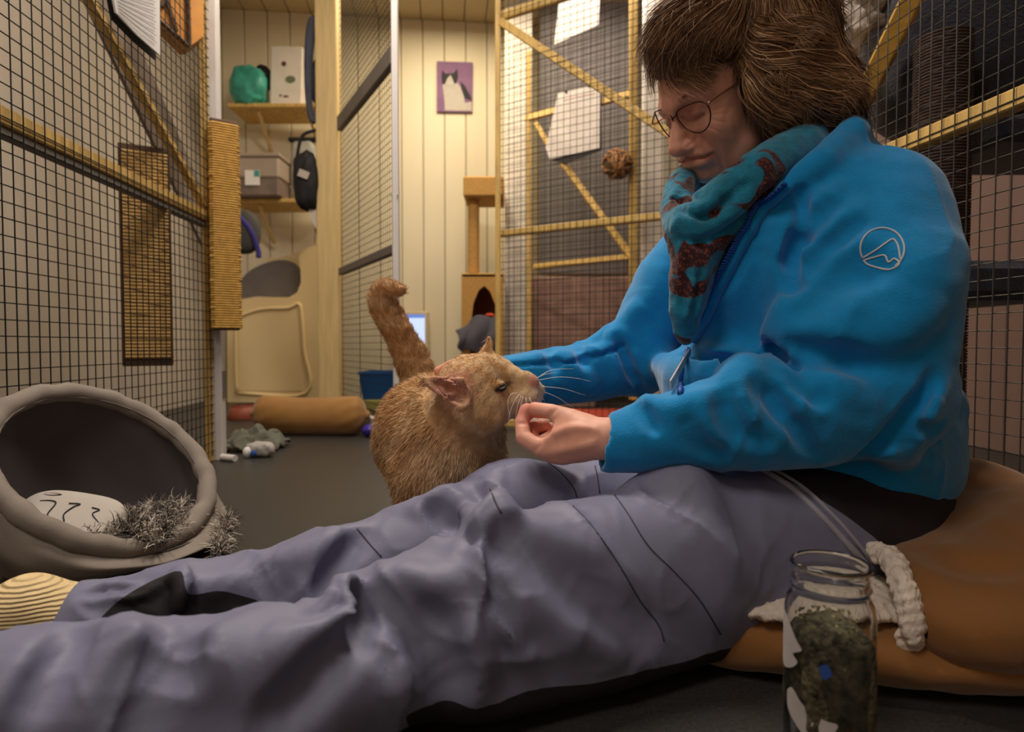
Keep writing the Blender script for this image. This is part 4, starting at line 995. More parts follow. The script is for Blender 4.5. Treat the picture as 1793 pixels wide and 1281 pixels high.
# ---------- head, hands (one body mesh), face colours
def head_axes(phi, p, r):
    phi, p, r = map(math.radians, (phi, p, r))
    f0 = np.array([-math.cos(phi), -math.sin(phi), 0]); l0 = np.array([math.sin(phi), -math.cos(phi), 0]); z = np.array([0, 0, 1.0])
    f = f0 * math.cos(p) - z * math.sin(p); u = z * math.cos(p) + f0 * math.sin(p)
    return np.array([f, l0 * math.cos(r) - u * math.sin(r), u * math.cos(r) + l0 * math.sin(r)])
HA = head_axes(18, 31, 6); HS = 0.95
HO = CAM + HS * (np.array([0.33292, 1.03243, 0.78325]) - CAM)
def hw(p): return HO + HS * (np.atleast_2d(p) @ HA)
def hl(p): return ((np.atleast_2d(p) - HO) @ HA.T) / HS
hd = Sdf()
hd.add(f_ell((-0.008, 0, 0.028), (0.098, 0.076, 0.086)))
hd.add(f_ell((0.022, 0, -0.035), (0.066, 0.063, 0.078)), 0.03)
hd.add(f_ell((0.030, 0, -0.075), (0.052, 0.050, 0.040)), 0.025)
hd.add(f_ell((0.068, 0, -0.100), (0.020, 0.024, 0.017)), 0.02)
hd.add(f_chain([(0.02, 0.045, -0.085), (0.045, 0.03, -0.105)], 0.018), 0.02).add(f_chain([(0.02, -0.045, -0.085), (0.045, -0.03, -0.105)], 0.018), 0.02)
for sy in (1, -1):
    hd.add(f_ell((0.058, 0.036 * sy, -0.038), (0.026, 0.026, 0.024)), 0.025)
    hd.add(f_cone((0.084, 0.012 * sy, 0.018), (0.066, 0.046 * sy, 0.018), 0.010, 0.010), 0.02)
hd.add(f_ell((0.074, 0, -0.072), (0.019, 0.032, 0.026)), 0.02)
hd.add(f_cone((0.085, 0, 0.004), (0.108, 0, -0.040), 0.0075, 0.0125), 0.012)
hd.add(f_ell((0.106, 0, -0.043), (0.0125, 0.0135, 0.011)), 0.006)
for sy in (1, -1):
    hd.add(f_ell((0.094, 0.0135 * sy, -0.046), (0.013, 0.008, 0.0095)), 0.006)
    hd.sub(f_ell((0.088, 0.031 * sy, -0.001), (0.016, 0.021, 0.014)), 0.016)
    hd.add(f_ell((0.068, 0.032 * sy, -0.003), (0.0145, 0.0155, 0.0125)), 0.005)
    hd.sub(f_ell((0.099, 0.008 * sy, -0.0555), (0.006, 0.004, 0.003)), 0.002)             # nostril
hd.sub(f_chain([(0.095, 0.0, -0.058), (0.097, 0, -0.064)], 0.003), 0.004)
for sy in (1, -1):          # ears, mostly under the hair
    hd.add(f_ell((-0.012, 0.077 * sy, -0.012), (0.016, 0.007, 0.030)), 0.006)
hd.add(f_cone((-0.025, 0, -0.06), (-0.075, 0, -0.19), 0.056, 0.060), 0.03)
skin = np.array(srgb(230, 168, 144)[:3])
def hface(pxs, r, h, k, sign=-1, per=4):
    """groove or ridge under picture points on the near half of the face, mirrored to the far half; returns the local line"""
    w = Sdf(); w.add((lambda p: hd(hl(p).astype(np.float32)) * HS, np.full(3, -3., np.float32), np.full(3, 3., np.float32)))
    c = hl(np.array(w.trace_line(pxs, per))).astype(np.float32); n = hd.grad(c); m = len(c)
    e = np.sin(np.clip(np.minimum(np.arange(m), np.arange(m)[::-1]) / max(1, m - 1) * 3.4 + 0.25, 0, 1) * math.pi / 2); hh = h * e; rr = np.full(m, r)
    q = c + n * (hh - rr)[:, None] if sign > 0 else c + n * (rr - hh)[:, None]
    for sy in (1, -1):
        prim = f_chain(q * np.array([1, sy, 1]), rr); hd.add(prim, k) if sign > 0 else hd.sub(prim, k)
    return c
hface([(1240, 256), (1256, 266), (1268, 284)], 0.010, 0.0030, 0.010, 1)                       # smiling cheek
hface([(1221, 238), (1235, 249), (1251, 261), (1261, 274), (1265, 296)], 0.0040, 0.0030, 0.005)  # fold from nose to mouth
hface([(1214, 288), (1228, 286), (1243, 278)], 0.006, 0.0020, 0.006, 1)                        # lower lip
hface([(1207, 270), (1222, 268), (1240, 267)], 0.005, 0.0014, 0.005, 1)                        # upper lip
MOUTH = hface([(1205, 277), (1213, 278), (1224, 277), (1235, 275), (1248, 270)], 0.0022, 0.0046, 0.0015, -1, 6)
hface([(1222, 303), (1234, 302), (1248, 296)], 0.008, 0.0024, 0.008)                            # dip above the chin
hface([(1220, 240), (1212, 250), (1202, 257)], 0.0024, 0.0022, 0.003)                          # wing of the nose
LID = hface([(1194, 204), (1206, 209), (1220, 208), (1233, 200)], 0.0016, 0.0022, 0.002)         # lowered lid
hface([(1192, 193), (1208, 192), (1224, 190), (1236, 188)], 0.0016, 0.0014, 0.003)
hface([(1196, 216), (1212, 222), (1230, 218)], 0.003, 0.0016, 0.005)
for q_ in ([(1246, 196), (1262, 190), (1278, 186)], [(1246, 201), (1262, 199), (1276, 198)], [(1243, 208), (1256, 212), (1270, 214)], [(1238, 222), (1254, 228), (1266, 238)]): hface(q_, 0.0012, 0.0008, 0.002)
def line_dist(p, L):
    q = p * np.array([1, 0, 1]) + np.abs(p) * np.array([0, 1, 0]); o = np.full(len(p), 9.0)
    for l_ in catmull(L, 2): o = np.minimum(o, np.linalg.norm(q - l_, axis=1))
    return o
def face_tint(p):
    c = np.tile(skin, (len(p), 1)); 
    def blend(m, col): return c * (1 - m[:, None]) + np.array(srgb(*col)[:3]) * m[:, None]
    ay = np.abs(p[:, 1])
    m = np.exp(-(((p[:, 0] - 0.062) / 0.03) ** 2 + ((ay - 0.04) / 0.018) ** 2 + ((p[:, 2] + 0.042) / 0.022) ** 2)) * 0.5; c[:] = blend(m, (196, 108, 88))
    m = np.exp(-(((p[:, 0] - 0.108) / 0.018) ** 2 + (p[:, 2] + 0.045) ** 2 / 0.018 ** 2 + (p[:, 1] / 0.02) ** 2)) * 0.45; c[:] = blend(m, (190, 104, 88))
    lip = np.exp(-(line_dist(p, MOUTH) / 0.0058) ** 4) * (p[:, 0] > 0.05); c[:] = blend(lip * 0.55, (178, 96, 88))
    m = np.exp(-(((ay - 0.034) / 0.02) ** 2 + ((p[:, 2] + 0.006) / 0.014) ** 2)) * 0.45 * (p[:, 0] > 0.05); c[:] = blend(m, (160, 98, 84))
    lid = np.exp(-(line_dist(p, LID) / 0.0017) ** 2) * (p[:, 0] > 0.05); c[:] = blend(np.clip(lid, 0, 1) * 0.85, (56, 34, 30))
    return c * (1 + 0.05 * vnoise(p, 60, 2)[:, None])
# near hand
pm = lambda x, y, Y: P(x, y, Y)
nh = Sdf()
nh.add(f_chain([P(1130, 775, 0.80), P(1062, 768, 0.803), P(1030, 766, 0.81)], [0.030, 0.0275, 0.027]))
nh.add(f_ell(P(1000, 770, 0.823), (0.034, 0.020, 0.030)), 0.02)
nh.add(f_ell(P(972, 780, 0.838), (0.026, 0.024, 0.024)), 0.015)
nh.add(f_chain([P(985, 792, 0.825), P(950, 785, 0.828), P(917, 766, 0.842), P(914, 740, 0.858), P(920, 718, 0.872)], [0.0145, 0.0125, 0.0108, 0.0098, 0.0084]), 0.006)
nh.add(f_chain([P(975, 785, 0.852), P(930, 772, 0.866), P(934, 748, 0.876), P(952, 744, 0.866)], [0.0125, 0.0108, 0.0095, 0.0085]), 0.003)
nh.add(f_chain([P(985, 780, 0.868), P(944, 770, 0.886), P(950, 750, 0.886), P(964, 750, 0.872)], [0.0120, 0.0100, 0.0090, 0.0082]), 0.003)
nh.add(f_chain([P(995, 775, 0.880), P(958, 768, 0.900), P(966, 752, 0.896), P(976, 756, 0.882)], [0.0105, 0.0088, 0.0080, 0.0072]), 0.003)
nh.add(f_chain([P(1022, 752, 0.822), P(1000, 737, 0.828), P(966, 722, 0.836), P(936, 717, 0.856), P(928, 719, 0.864)], [0.020, 0.0165, 0.0115, 0.0105, 0.009]), 0.010)
nh.sub(f_ell(P(950, 748, 0.832), (0.0155, 0.018, 0.0115), (unit((0.9, 0, -0.3)), (0, 1, 0), unit((0.3, 0, 0.9)))), 0.008)
for a_, b_ in (((960, 729), (975, 716)), ((908, 741), (922, 741)), ((930, 795), (945, 780))):
    nh.groove([a_, b_], 0.003, 0.0012, 0.003)
nh.fold([(1040, 752), (1000, 748), (975, 758)], 0.006, 0.0015, 0.006); nh.fold([(1040, 775), (1000, 785), (965, 792)], 0.007, 0.0016, 0.006); nh.groove([(1030, 760), (1000, 766), (975, 774)], 0.008, 0.0016, 0.008)
# far hand resting on the cat's neck
fh = Sdf()
fh.add(f_chain([P(900, 672, 1.10), P(860, 664, 1.10), P(832, 655, 1.10)], [0.028, 0.024, 0.022]))
fh.add(f_ell(P(822, 656, 1.10), (0.026, 0.028, 0.014), (unit((1, 0, -0.1)), (0, 1, 0), (0.1, 0, 1))), 0.015)
for k_, dy in enumerate((-0.026, -0.009, 0.009, 0.026)):
    fh.add(f_chain([P(812, 647, 1.10) + np.array([0, dy, 0.0]), P(793, 640, 1.10) + np.array([0, dy * 1.1, 0.002]), P(771 + 3 * k_, 648, 1.10) + np.array([0, dy * 1.1, 0])], [0.0095, 0.009, 0.008]), 0.004)
fh.add(f_chain([P(840, 662, 1.075), P(815, 668, 1.055), P(800, 676, 1.045)], [0.012, 0.010, 0.008]), 0.006)
# trunk and arms run inside the clothes so the whole body is one surface
WALL = (np.full(3, -3., np.float32), np.full(3, 3., np.float32)); hbox = hw([(a, b, c) for a in (-0.16, 0.14) for b in (-0.11, 0.11) for c in (-0.27, 0.14)])
bd = Sdf(); bd.add((lambda p: hd(hl(p).astype(np.float32)) * HS, hbox.min(0).astype(np.float32), hbox.max(0).astype(np.float32)))
nk = hw((-0.06, 0, -0.16))[0]; ch = P(1400, 400, 0.985)
bd.add(f_chain([nk, ch, P(1440, 780, 0.98)], [0.05, 0.045, 0.05]), 0.02)
bd.add(f_chain([ch, SN, P(1585, 470, 0.80), EN, P(1300, 735, 0.79), P(1130, 775, 0.80)], [0.035, 0.035, 0.034, 0.032, 0.030, 0.030]), 0.01)
bd.add(f_chain([ch, SF, P(1175, 500, 1.18), EF, P(1000, 655, 1.16), P(900, 672, 1.10)], [0.035, 0.035, 0.034, 0.032, 0.030, 0.028]), 0.01)
bd.add((nh, np.array(P(985, 765, 0.85) - np.array([0.10, 0.09, 0.08]), np.float32), np.array(P(985, 765, 0.85) + np.array([0.13, 0.08, 0.08]), np.float32)), 0.002)
bd.add((fh, np.array(P(830, 660, 1.1) - 0.1, np.float32), np.array(P(830, 660, 1.1) + 0.1, np.float32)), 0.002)
v, f = polygonise(bd, (-0.16, 0.74, 0.16), (0.68, 1.26, 0.92), 0.0023)
tint = np.tile(skin, (len(v), 1)); q = hl(v); inh = (np.abs(q) < np.array([0.16, 0.11, 0.26])).all(1); tint[inh] = face_tint(q[inh])
tip = np.exp(-((np.linalg.norm(v - P(920, 722, 0.87), axis=1) / 0.022) ** 2)) + np.exp(-((np.linalg.norm(v - P(950, 748, 0.872), axis=1) / 0.028) ** 2)) + 0.6 * np.exp(-((np.linalg.norm(v - P(930, 718, 0.86), axis=1) / 0.02) ** 2)) + np.exp(-((np.linalg.norm(v - P(800, 655, 1.1), axis=1) / 0.05) ** 2))
tip = np.clip(tip, 0, 1)[:, None] * 0.55; tint = tint * (1 - tip) + np.array(srgb(200, 104, 92)[:3]) * tip; tint *= 1 + 0.04 * vnoise(v, 40, 4)[:, None]
M_skin = mat('skin', skin, rough=0.5, var=0.04, scale=90, attr='tint', bump=0.06, bscale=900, spec=0.4)
M_skin.node_tree.nodes['Principled BSDF'].inputs['Subsurface Weight'].default_value = 0.12
M_skin.node_tree.nodes['Principled BSDF'].inputs['Subsurface Radius'].default_value = (0.01, 0.004, 0.002)
body = fast_mesh('body', v, f, M_skin, woman, True, tint)
# teeth
tl_ = MOUTH[(MOUTH[:, 1] > 0.0015) & (MOUTH[:, 1] < 0.016)]; tb = MB()
for k, q_ in enumerate(tl_):
    for sy in ((1, -1) if q_[1] < 0.006 else (1,)): tb.cbox(hw(q_ * np.array([1, sy, 1]) - np.array([0.0066, 0, -0.0010]))[0], (0.0018, 0.0020, 0.0024), HA, 0.0007)
tb.build('teeth', mat('tooth_enamel', srgb(226, 214, 196), rough=0.3), woman)['kind'] = 'stuff'
# finger ring
c = P(947, 754, 0.866); tq = unit(P(934, 748, 0.876) - P(930, 772, 0.866)); uq = unit(np.cross(tq, (0, 1, 0))); wq = np.cross(tq, uq); c = (P(934, 756, 0.873))
MB().tube([c + 0.0108 * (uq * math.cos(a) + wq * math.sin(a)) for a in np.linspace(0, 6.283, 24)], 0.0009, 6).build('finger_ring', mat('gold', srgb(212, 176, 120), rough=0.2, metal=1.0), woman, True)

# ---------- hair: a soft mass with strands combed over it
hm = Sdf()
hm.add(f_ell(P(1315, 72, 0.985), (0.128, 0.118, 0.104)))
hm.add(f_ell(P(1410, 162, 0.985), (0.066, 0.10, 0.058)), 0.03)
hm.add(f_ell(P(1210, 70, 0.945), (0.062, 0.085, 0.066)), 0.04)
hm.add(f_ell(P(1365, 135, 0.91), (0.056, 0.045, 0.075)), 0.03)
hm.add(f_ell(P(1430, 205, 0.96), (0.056, 0.085, 0.034)), 0.03)
fw = lambda a, b, c_: hw((a, b, c_))[0]
hm.sub(f_chain([P(1262, 128, 0.855), P(1240, 190, 0.86), P(1250, 260, 0.86)], [0.030, 0.062, 0.075]), 0.012)
hm.sub(f_chain([P(1190, 175, 0.90), P(1180, 240, 0.94)], [0.036, 0.07]), 0.01)
hm.sub(f_chain([fw(0.09, -0.05, -0.03), fw(0.06, -0.085, -0.09)], [0.045, 0.06]), 0.01)
hm.disp(lambda p: 0.004 * vnoise(p * np.array([1, 1, 0.5], np.float32), 14.0, 23) + 0.002 * vnoise(p, 34.0, 24))
mv, mf = polygonise(hm, P(1315, 90, 0.985) - np.array([0.19, 0.17, 0.19]), P(1315, 90, 0.985) + np.array([0.21, 0.17, 0.15]), 0.0035)
M_hair = mat('brown_hair', srgb(96, 68, 46), rough=0.5, var=0.18, scale=30, attr='tint', spec=0.3)
hair = fast_mesh('hair', mv, mf, M_hair, woman, True, np.tile(np.array(srgb(74, 50, 34)[:3]), (len(mv), 1)))
allh = Sdf(); allh.add((hm, np.full(3, -3., np.float32), np.full(3, 3., np.float32))); allh.add((lambda p: hd(hl(p).astype(np.float32)) * HS, np.full(3, -3., np.float32), np.full(3, 3., np.float32)), 0.0)
guides = [
 [(1262, -14), (1205, 16), (1162, 52), (1142, 90), (1136, 135)], [(1270, -2), (1212, 32), (1172, 72), (1150, 115), (1156, 163)], [(1282, 8), (1225, 46), (1190, 86), (1184, 122), (1203, 146)],
 [(1292, 14), (1240, 52), (1210, 92), (1214, 126), (1246, 150)], [(1300, 10), (1256, 40), (1230, 78), (1228, 112), (1250, 138)], [(1212, 2), (1168, 34), (1142, 70), (1136, 112)], [(1240, -20), (1186, 8), (1150, 48), (1133, 85)],
 [(1320, -30), (1300, 0), (1285, 34), (1268, 62), (1250, 84)], [(1316, -10), (1302, 24), (1290, 60), (1284, 92)], [(1330, -20), (1330, 30), (1318, 76), (1300, 112), (1302, 148)],
 [(1344, -20), (1350, 36), (1344, 88), (1328, 134), (1335, 172), (1332, 212)], [(1358, -20), (1368, 40), (1368, 90), (1350, 140), (1346, 190), (1352, 224)], [(1372, -20), (1388, 40), (1392, 92), (1374, 142), (1366, 190), (1376, 228)],
 [(1384, -20), (1408, 40), (1416, 92), (1402, 142), (1396, 190), (1404, 234)], [(1394, -20), (1428, 40), (1440, 94), (1428, 146), (1424, 196), (1436, 234)], [(1402, -20), (1440, 40), (1456, 96), (1462, 140), (1462, 185), (1466, 222)],
 [(1410, -20), (1450, 40), (1466, 98), (1486, 136), (1500, 164), (1490, 198)], [(1425, 85), (1458, 116), (1480, 148), (1502, 178)], [(1345, 84), (1382, 108), (1420, 122), (1460, 140), (1500, 158)],
 [(1350, 122), (1396, 148), (1440, 162), (1490, 178)], [(1335, 150), (1372, 178), (1420, 198), (1472, 206)], [(1300, 100), (1318, 124), (1330, 150), (1362, 176), (1400, 190)], [(1296, 60), (1330, 90), (1372, 100), (1410, 96), (1446, 110)],
 [(1350, 20), (1376, 50), (1420, 64), (1452, 90)], [(1310, 40), (1344, 60), (1390, 66), (1420, 84)], [(1340, 196), (1366, 214), (1400, 226), (1440, 226)], [(1280, -20), (1262, 10), (1236, 30), (1204, 62), (1192, 98)]]
gv, gf, gc = [], [], []; off = 0; hr = np.random.default_rng(5)
for gi, gd in enumerate(guides):
    c = allh.trace_line(gd, 4)
    if len(c) < 4: continue
    c = np.array(c)
    for _ in range(2): c[1:-1] = 0.25 * c[:-2] + 0.5 * c[1:-1] + 0.25 * c[2:]
    n = allh.grad(c, 0.006); n[1:-1] = (n[:-2] + n[1:-1] + n[2:]) / 3; tg = np.gradient(c, axis=0); tg /= np.linalg.norm(tg, axis=1)[:, None]; sd = np.cross(tg, n); m = len(c)
    K = 40 if gi == 8 else (130 if 9 <= gi <= 15 else 200); top = 0.007 if 17 <= gi <= 25 else (0.003 if gi < 9 else 0.0)
    for k in range(K):
        a = hr.normal(0, 0.0095); lift = abs(hr.normal(0, 0.003)) + 0.0005 + top; ph = hr.uniform(0, 6.28, 2); tt = np.linspace(0, 1, m); am = hr.uniform(0.0015, 0.0062)
        fan = 0.6 + 0.8 * tt; lo_, hi_ = hr.integers(0, max(1, m // 4)), m - hr.integers(0, max(1, m // 5))
        pth = c + sd * (a * fan + am * np.sin(tt * 9 + ph[0]) * tt)[:, None] + n * (lift * (0.4 + tt * 0.9) + am * 0.6 * np.sin(tt * 6 + ph[1]) * tt + 0.004 * (abs(hr.normal()) * tt ** 3))[:, None]
        pth = pth[lo_:hi_]
        if len(pth) < 3: continue
        mm = len(pth); wd = hr.uniform(0.0003, 0.00075); w_ = wd * (1 - 0.75 * np.linspace(0, 1, mm) ** 2)
        tg2 = np.gradient(pth, axis=0); s2 = np.cross(tg2, n[lo_:hi_] + hr.normal(0, 0.5, 3)); s2 /= np.linalg.norm(s2, axis=1)[:, None] + 1e-9
        gv.append(np.stack([pth - s2 * w_[:, None], pth + s2 * w_[:, None]], 1).reshape(-1, 3))
        i0 = off + 2 * np.arange(mm - 1); gf.append(np.stack([i0, i0 + 1, i0 + 3, i0 + 2], 1)); off += 2 * mm
        base = np.array(srgb(*((104, 74, 50), (134, 98, 68), (168, 132, 96), (80, 56, 40))[hr.choice(4, p=[.34, .3, .2, .16])])[:3]); gc.append(np.tile(base * hr.uniform(0.95, 1.5), (2 * mm, 1)))
# combed cover for the rest of the mass
rp, rn, _ = sample_faces(mv, mf, 9000, 8)
W0 = P(1340, -40, 1.0); fl_ = rp - W0; fl_ /= np.linalg.norm(fl_, axis=1)[:, None]; fl_ = fl_ + np.array([0, 0, -0.7]); fl_ = fl_ - (fl_ * rn).sum(1)[:, None] * rn + rn * 0.10
pxl = rp - CAM; pxx = CX + pxl[:, 0] / pxl[:, 1] * F; pyy = CY - (pxl[:, 1] * SP + pxl[:, 2] * CP) / (pxl[:, 1] * CP - pxl[:, 2] * SP) * F
keep = ~((pyy > 95) & (pxx < 1325)); rp, rn, fl_ = rp[keep], rn[keep], fl_[keep]
sv, sf = strands(rp, fl_, hr.uniform(0.02, 0.055, len(rp)), hr.uniform(0.0006, 0.0013, len(rp)), 0.35, 5, 3, 0.3)
gv.append(sv); gf.append(sf + off); ct = np.array([srgb(92, 64, 42)[:3], srgb(116, 82, 54)[:3], srgb(78, 54, 36)[:3]])[hr.integers(0, 3, len(rp))]; gc.append(np.repeat(ct, 12, 0))
hs = fast_mesh('hair_strands', np.concatenate(gv), np.concatenate(gf), M_hair, hair, True, np.concatenate(gc)); hs['kind'] = 'stuff'
# eyebrow
eb = np.array([(0.0905 - 0.018 * t_ ** 2, 0.014 + 0.036 * t_, 0.0185 + 0.006 * math.sin(t_ * 3)) for t_ in np.linspace(0, 1, 70)])
eb = np.repeat(eb, 5, 0) + hr.normal(0, 0.0014, (350, 3)); ebd = np.tile((-0.2, 0.9, 0.25), (350, 1)) + hr.normal(0, 0.2, (350, 3))
a1, a2 = strands(hw(eb), ebd @ HA, 0.007, 0.0004, 0.1, 2, 1); fast_mesh('eyebrow', a1, a2, M_hair, woman, True, np.tile(np.array(srgb(110, 80, 58)[:3]), (len(a1), 1)))

# ---------- glasses
gl = bpy.data.objects.new('glasses', None); COL.objects.link(gl); gl.location = hw((0.09, 0, 0))[0]; set_parent(gl, woman); gl['label'] = 'thin bronze rimmed glasses with clear lenses'
def lens_pt(px, py, near):
    c = hw((0.0935 if near else 0.0935, 0.033 if near else -0.033, -0.006))[0]; n = unit(HA[0] + (0.10 if near else -0.10) * HA[1]); d = ray(px, py); return CAM + d * (np.dot(n, c - CAM) / np.dot(n, d))
M_rim = mat('bronze_rim', srgb(70, 46, 40), rough=0.3, metal=0.7); M_arm = mat('gold_arm', srgb(214, 160, 116), rough=0.25, metal=0.8); M_lens = glass_mat('spectacle_lens', (0.97, 0.98, 0.98, 1), 0.0, 1.09)
for near, o_ in ((True, [(1184, 198), (1192, 190), (1212, 181), (1228, 178), (1239, 184), (1244, 200), (1241, 219), (1229, 231), (1213, 231), (1198, 222), (1187, 208)]), (False, [(1146, 196), (1158, 192), (1170, 197), (1179, 212), (1179, 232), (1174, 240), (1164, 230), (1153, 213)])):
    q = catmull(o_ + [o_[0]], 4)[:-1]; w = np.array([lens_pt(x, y, near) for x, y in q]); MB().tube(np.vstack([w, w[:2]]), 0.0010, 8, False).build('rim', M_rim, gl, True)
    nn = unit(HA[0]); MB().prism(w - nn * 0.0004, -nn * 0.0012).build('lens', M_lens, gl)
MB().tube(catmull([lens_pt(1179, 206, False), hw((0.097, 0, 0.003))[0], lens_pt(1186, 200, True)], 5), 0.0010, 8).build('bridge', M_rim, gl, True)
MB().tube(catmull([lens_pt(1240, 183, True), lens_pt(1243, 178, True), hw((0.05, 0.073, 0.006))[0], hw((-0.01, 0.080, 0.008))[0], hw((-0.03, 0.080, -0.01))[0]], 6), 0.0016, 8).build('temple_arm', M_arm, gl, True)
MB().tube(catmull([lens_pt(1147, 196, False), hw((0.085, -0.066, 0.006))[0], hw((0.05, -0.073, 0.006))[0], hw((-0.01, -0.080, 0.008))[0]], 6), 0.0016, 8).build('temple_arm', M_arm, gl, True)

# ---------- scarf
sc = Sdf()
sc.add(f_chain([P(1455, 225, 0.98), P(1400, 262, 0.90), P(1325, 308, 0.860), P(1262, 356, 0.86), P(1205, 390, 0.875)], [0.030, 0.034, 0.034, 0.032, 0.028]))
sc.add(f_chain([P(1420, 262, 0.93), P(1335, 318, 0.895), P(1264, 382, 0.875), P(1216, 425, 0.875)], [0.034, 0.036, 0.036, 0.034]), 0.010)
sc.add(f_chain([P(1205, 310, 1.02), P(1192, 325, 0.99), P(1186, 365, 0.935), P(1203, 398, 0.89)], [0.022, 0.024, 0.026, 0.032]), 0.010)
sc.add(f_chain([P(1210, 310, 1.02), P(1280, 290, 1.06), P(1380, 245, 1.06), P(1455, 225, 0.98)], [0.024, 0.03, 0.032, 0.030]), 0.01)
sc.add(f_ell(P(1212, 405, 0.868), (0.034, 0.030, 0.030)), 0.010)
sc.add(f_chain([P(1214, 430, 0.868), P(1208, 480, 0.862), P(1200, 540, 0.862), P(1200, 575, 0.87)], [0.028, 0.027, 0.022, 0.016]), 0.012)
sc.add(f_chain([P(1235, 440, 0.880), P(1214, 520, 0.876), P(1200, 590, 0.882)], [0.024, 0.020, 0.012]), 0.012)
for q in ([(1205, 375), (1230, 380), (1262, 360), (1310, 320)], [(1195, 330), (1190, 350), (1200, 372)], [(1225, 425), (1270, 405), (1330, 350), (1390, 300)], [(1190, 420), (1215, 422), (1235, 432)], [(1205, 450), (1200, 500), (1196, 550)], [(1180, 345), (1196, 352), (1215, 350)], [(1230, 470), (1222, 520), (1212, 570)]):
    sc.groove(q, 0.007, 0.007, 0.007)
for q in ([(1180, 380), (1196, 362), (1222, 366), (1250, 350)], [(1240, 400), (1290, 370), (1350, 320)], [(1176, 400), (1190, 385), (1215, 395)]): sc.fold(q, 0.008, 0.005, 0.006)
sc.disp(lambda p: 0.0015 * vnoise(p, 16.0, 33) + 0.0007 * vnoise(p, 45.0, 34))
v, f = polygonise(sc, (0.18, 0.78, 0.36), (0.60, 1.16, 0.76), 0.0032)
M_scarf = mat('teal_paisley_wool', srgb(28, 120, 150), rough=0.95, var=0.22, scale=70, bump=0.35, bscale=380, sheen=0.3, spec=0.2)
nt = M_scarf.node_tree; bs = nt.nodes['Principled BSDF']; tcn = nt.nodes['Texture Coordinate']
src = bs.inputs['Base Color'].links[0].from_socket
nz = nt.nodes.new('ShaderNodeTexNoise'); nz.inputs['Scale'].default_value = 17; nz.inputs['Detail'].default_value = 1.0; nz.inputs['Distortion'].default_value = 0.8
vz = nt.nodes.new('ShaderNodeTexVoronoi'); vz.inputs['Scale'].default_value = 210
rp1 = nt.nodes.new('ShaderNodeValToRGB'); rp1.color_ramp.elements[0].position = 0.55; rp1.color_ramp.elements[1].position = 0.58
rp2 = nt.nodes.new('ShaderNodeValToRGB'); rp2.color_ramp.elements[0].color = srgb(136, 82, 54); rp2.color_ramp.elements[1].color = srgb(58, 30, 34); rp2.color_ramp.elements[1].position = 0.55
e3 = rp2.color_ramp.elements.new(0.3); e3.color = srgb(104, 50, 40)
mxn = nt.nodes.new('ShaderNodeMix'); mxn.data_type = 'RGBA'
for nd_ in (nz, vz): nt.links.new(tcn.outputs['Object'], nd_.inputs['Vector'])
nt.links.new(nz.outputs['Fac'], rp1.inputs[0]); nt.links.new(vz.outputs['Distance'], rp2.inputs[0])
nt.links.new(rp1.outputs[0], mxn.inputs['Factor']); nt.links.new(src, mxn.inputs['A']); nt.links.new(rp2.outputs[0], mxn.inputs['B']); nt.links.new(mxn.outputs['Result'], bs.inputs['Base Color'])
scarf = fast_mesh('scarf', v, f, M_scarf, woman)

# ---------- zip, pull and sleeve emblem on the jacket
js = Sdf(); big = (np.full(3, -3., np.float32), np.full(3, 3., np.float32)); js.add((jk, *big)); js.add((sc, *big), 0.0)
zp = [(1378, 326), (1350, 356), (1320, 398), (1290, 448), (1260, 508), (1234, 562), (1218, 602)]
c = np.array(jk.trace_line(zp, 10)); n = jk.grad(c); c2 = c.copy()
for _ in range(6): c2[1:-1] = (c2[:-2] + c2[1:-1] + c2[2:]) / 3
edge = MB().tube(c2 + n * 0.005, 0.0085, 10).build('zip_edge', M_fleece, jacket, True)
M_zip = mat('royal_blue_zip', srgb(10, 70, 150), rough=0.5)
tape = MB().tube(c2 + n * 0.0125 + np.array([-0.004, -0.002, 0]), 0.0034, 8).build('zip_tape', M_zip, jacket, True)
L_ = np.concatenate([[0], np.cumsum(np.linalg.norm(np.diff(c2, axis=0), axis=1))]); tb = MB()
for s_ in np.arange(0.002, L_[-1], 0.0036):
    q = np.array([np.interp(s_, L_, c2[:, i]) for i in range(3)]); q2 = np.array([np.interp(s_, L_, n[:, i]) for i in range(3)])
    tb.cbox(q + q2 * 0.0155 + np.array([-0.0050, -0.003, 0]), (0.0024, 0.0014, 0.0010), None, 0.0004)
tb.build('zip_teeth', M_zip, jacket)['kind'] = 'stuff'
zl = [(1205, 610), (1196, 640), (1192, 690)]
c = np.array(jk.trace_line(zl, 6)); n = jk.grad(c); MB().tube(c + n * 0.001, 0.004, 8).build('zip_tape', M_zip, jacket, True)
a, b = P(1206, 618, 0.0), P(1176, 668, 0.0)
ya = jk.trace(1206, 618); yb = jk.trace(1190, 680); yb = ya if yb is None else yb
pa_ = P(1208, 615, ya[1] - 0.012); pb2 = P(1174, 674, yb[1] - 0.010)
pl = MB(); pl.beam(lerp2(pa_, pb2, 0.32), pb2, 0.012, 0.0022, up=(0.1, 1, 0.2), cham=0.0008); pl.build('zip_pull', mat('pale_grey_rubber', srgb(196, 190, 184), rough=0.5), jacket)
pl = MB(); pl.beam(pa_, lerp2(pa_, pb2, 0.34), 0.010, 0.004, up=(0.1, 1, 0.2), cham=0.001); pl.build('zip_slider', mat('slider_metal', srgb(150, 160, 176), rough=0.3, metal=0.8), jacket)
M_emb = mat('silver_thread', srgb(206, 204, 206), rough=0.5, var=0.05)
th = np.linspace(0, 2 * math.pi, 33); ring = [(1545 + 38 * math.cos(a) + 0.0, 436 + 36 * math.sin(a)) for a in th if not (0.35 * math.pi < a < 0.42 * math.pi)]
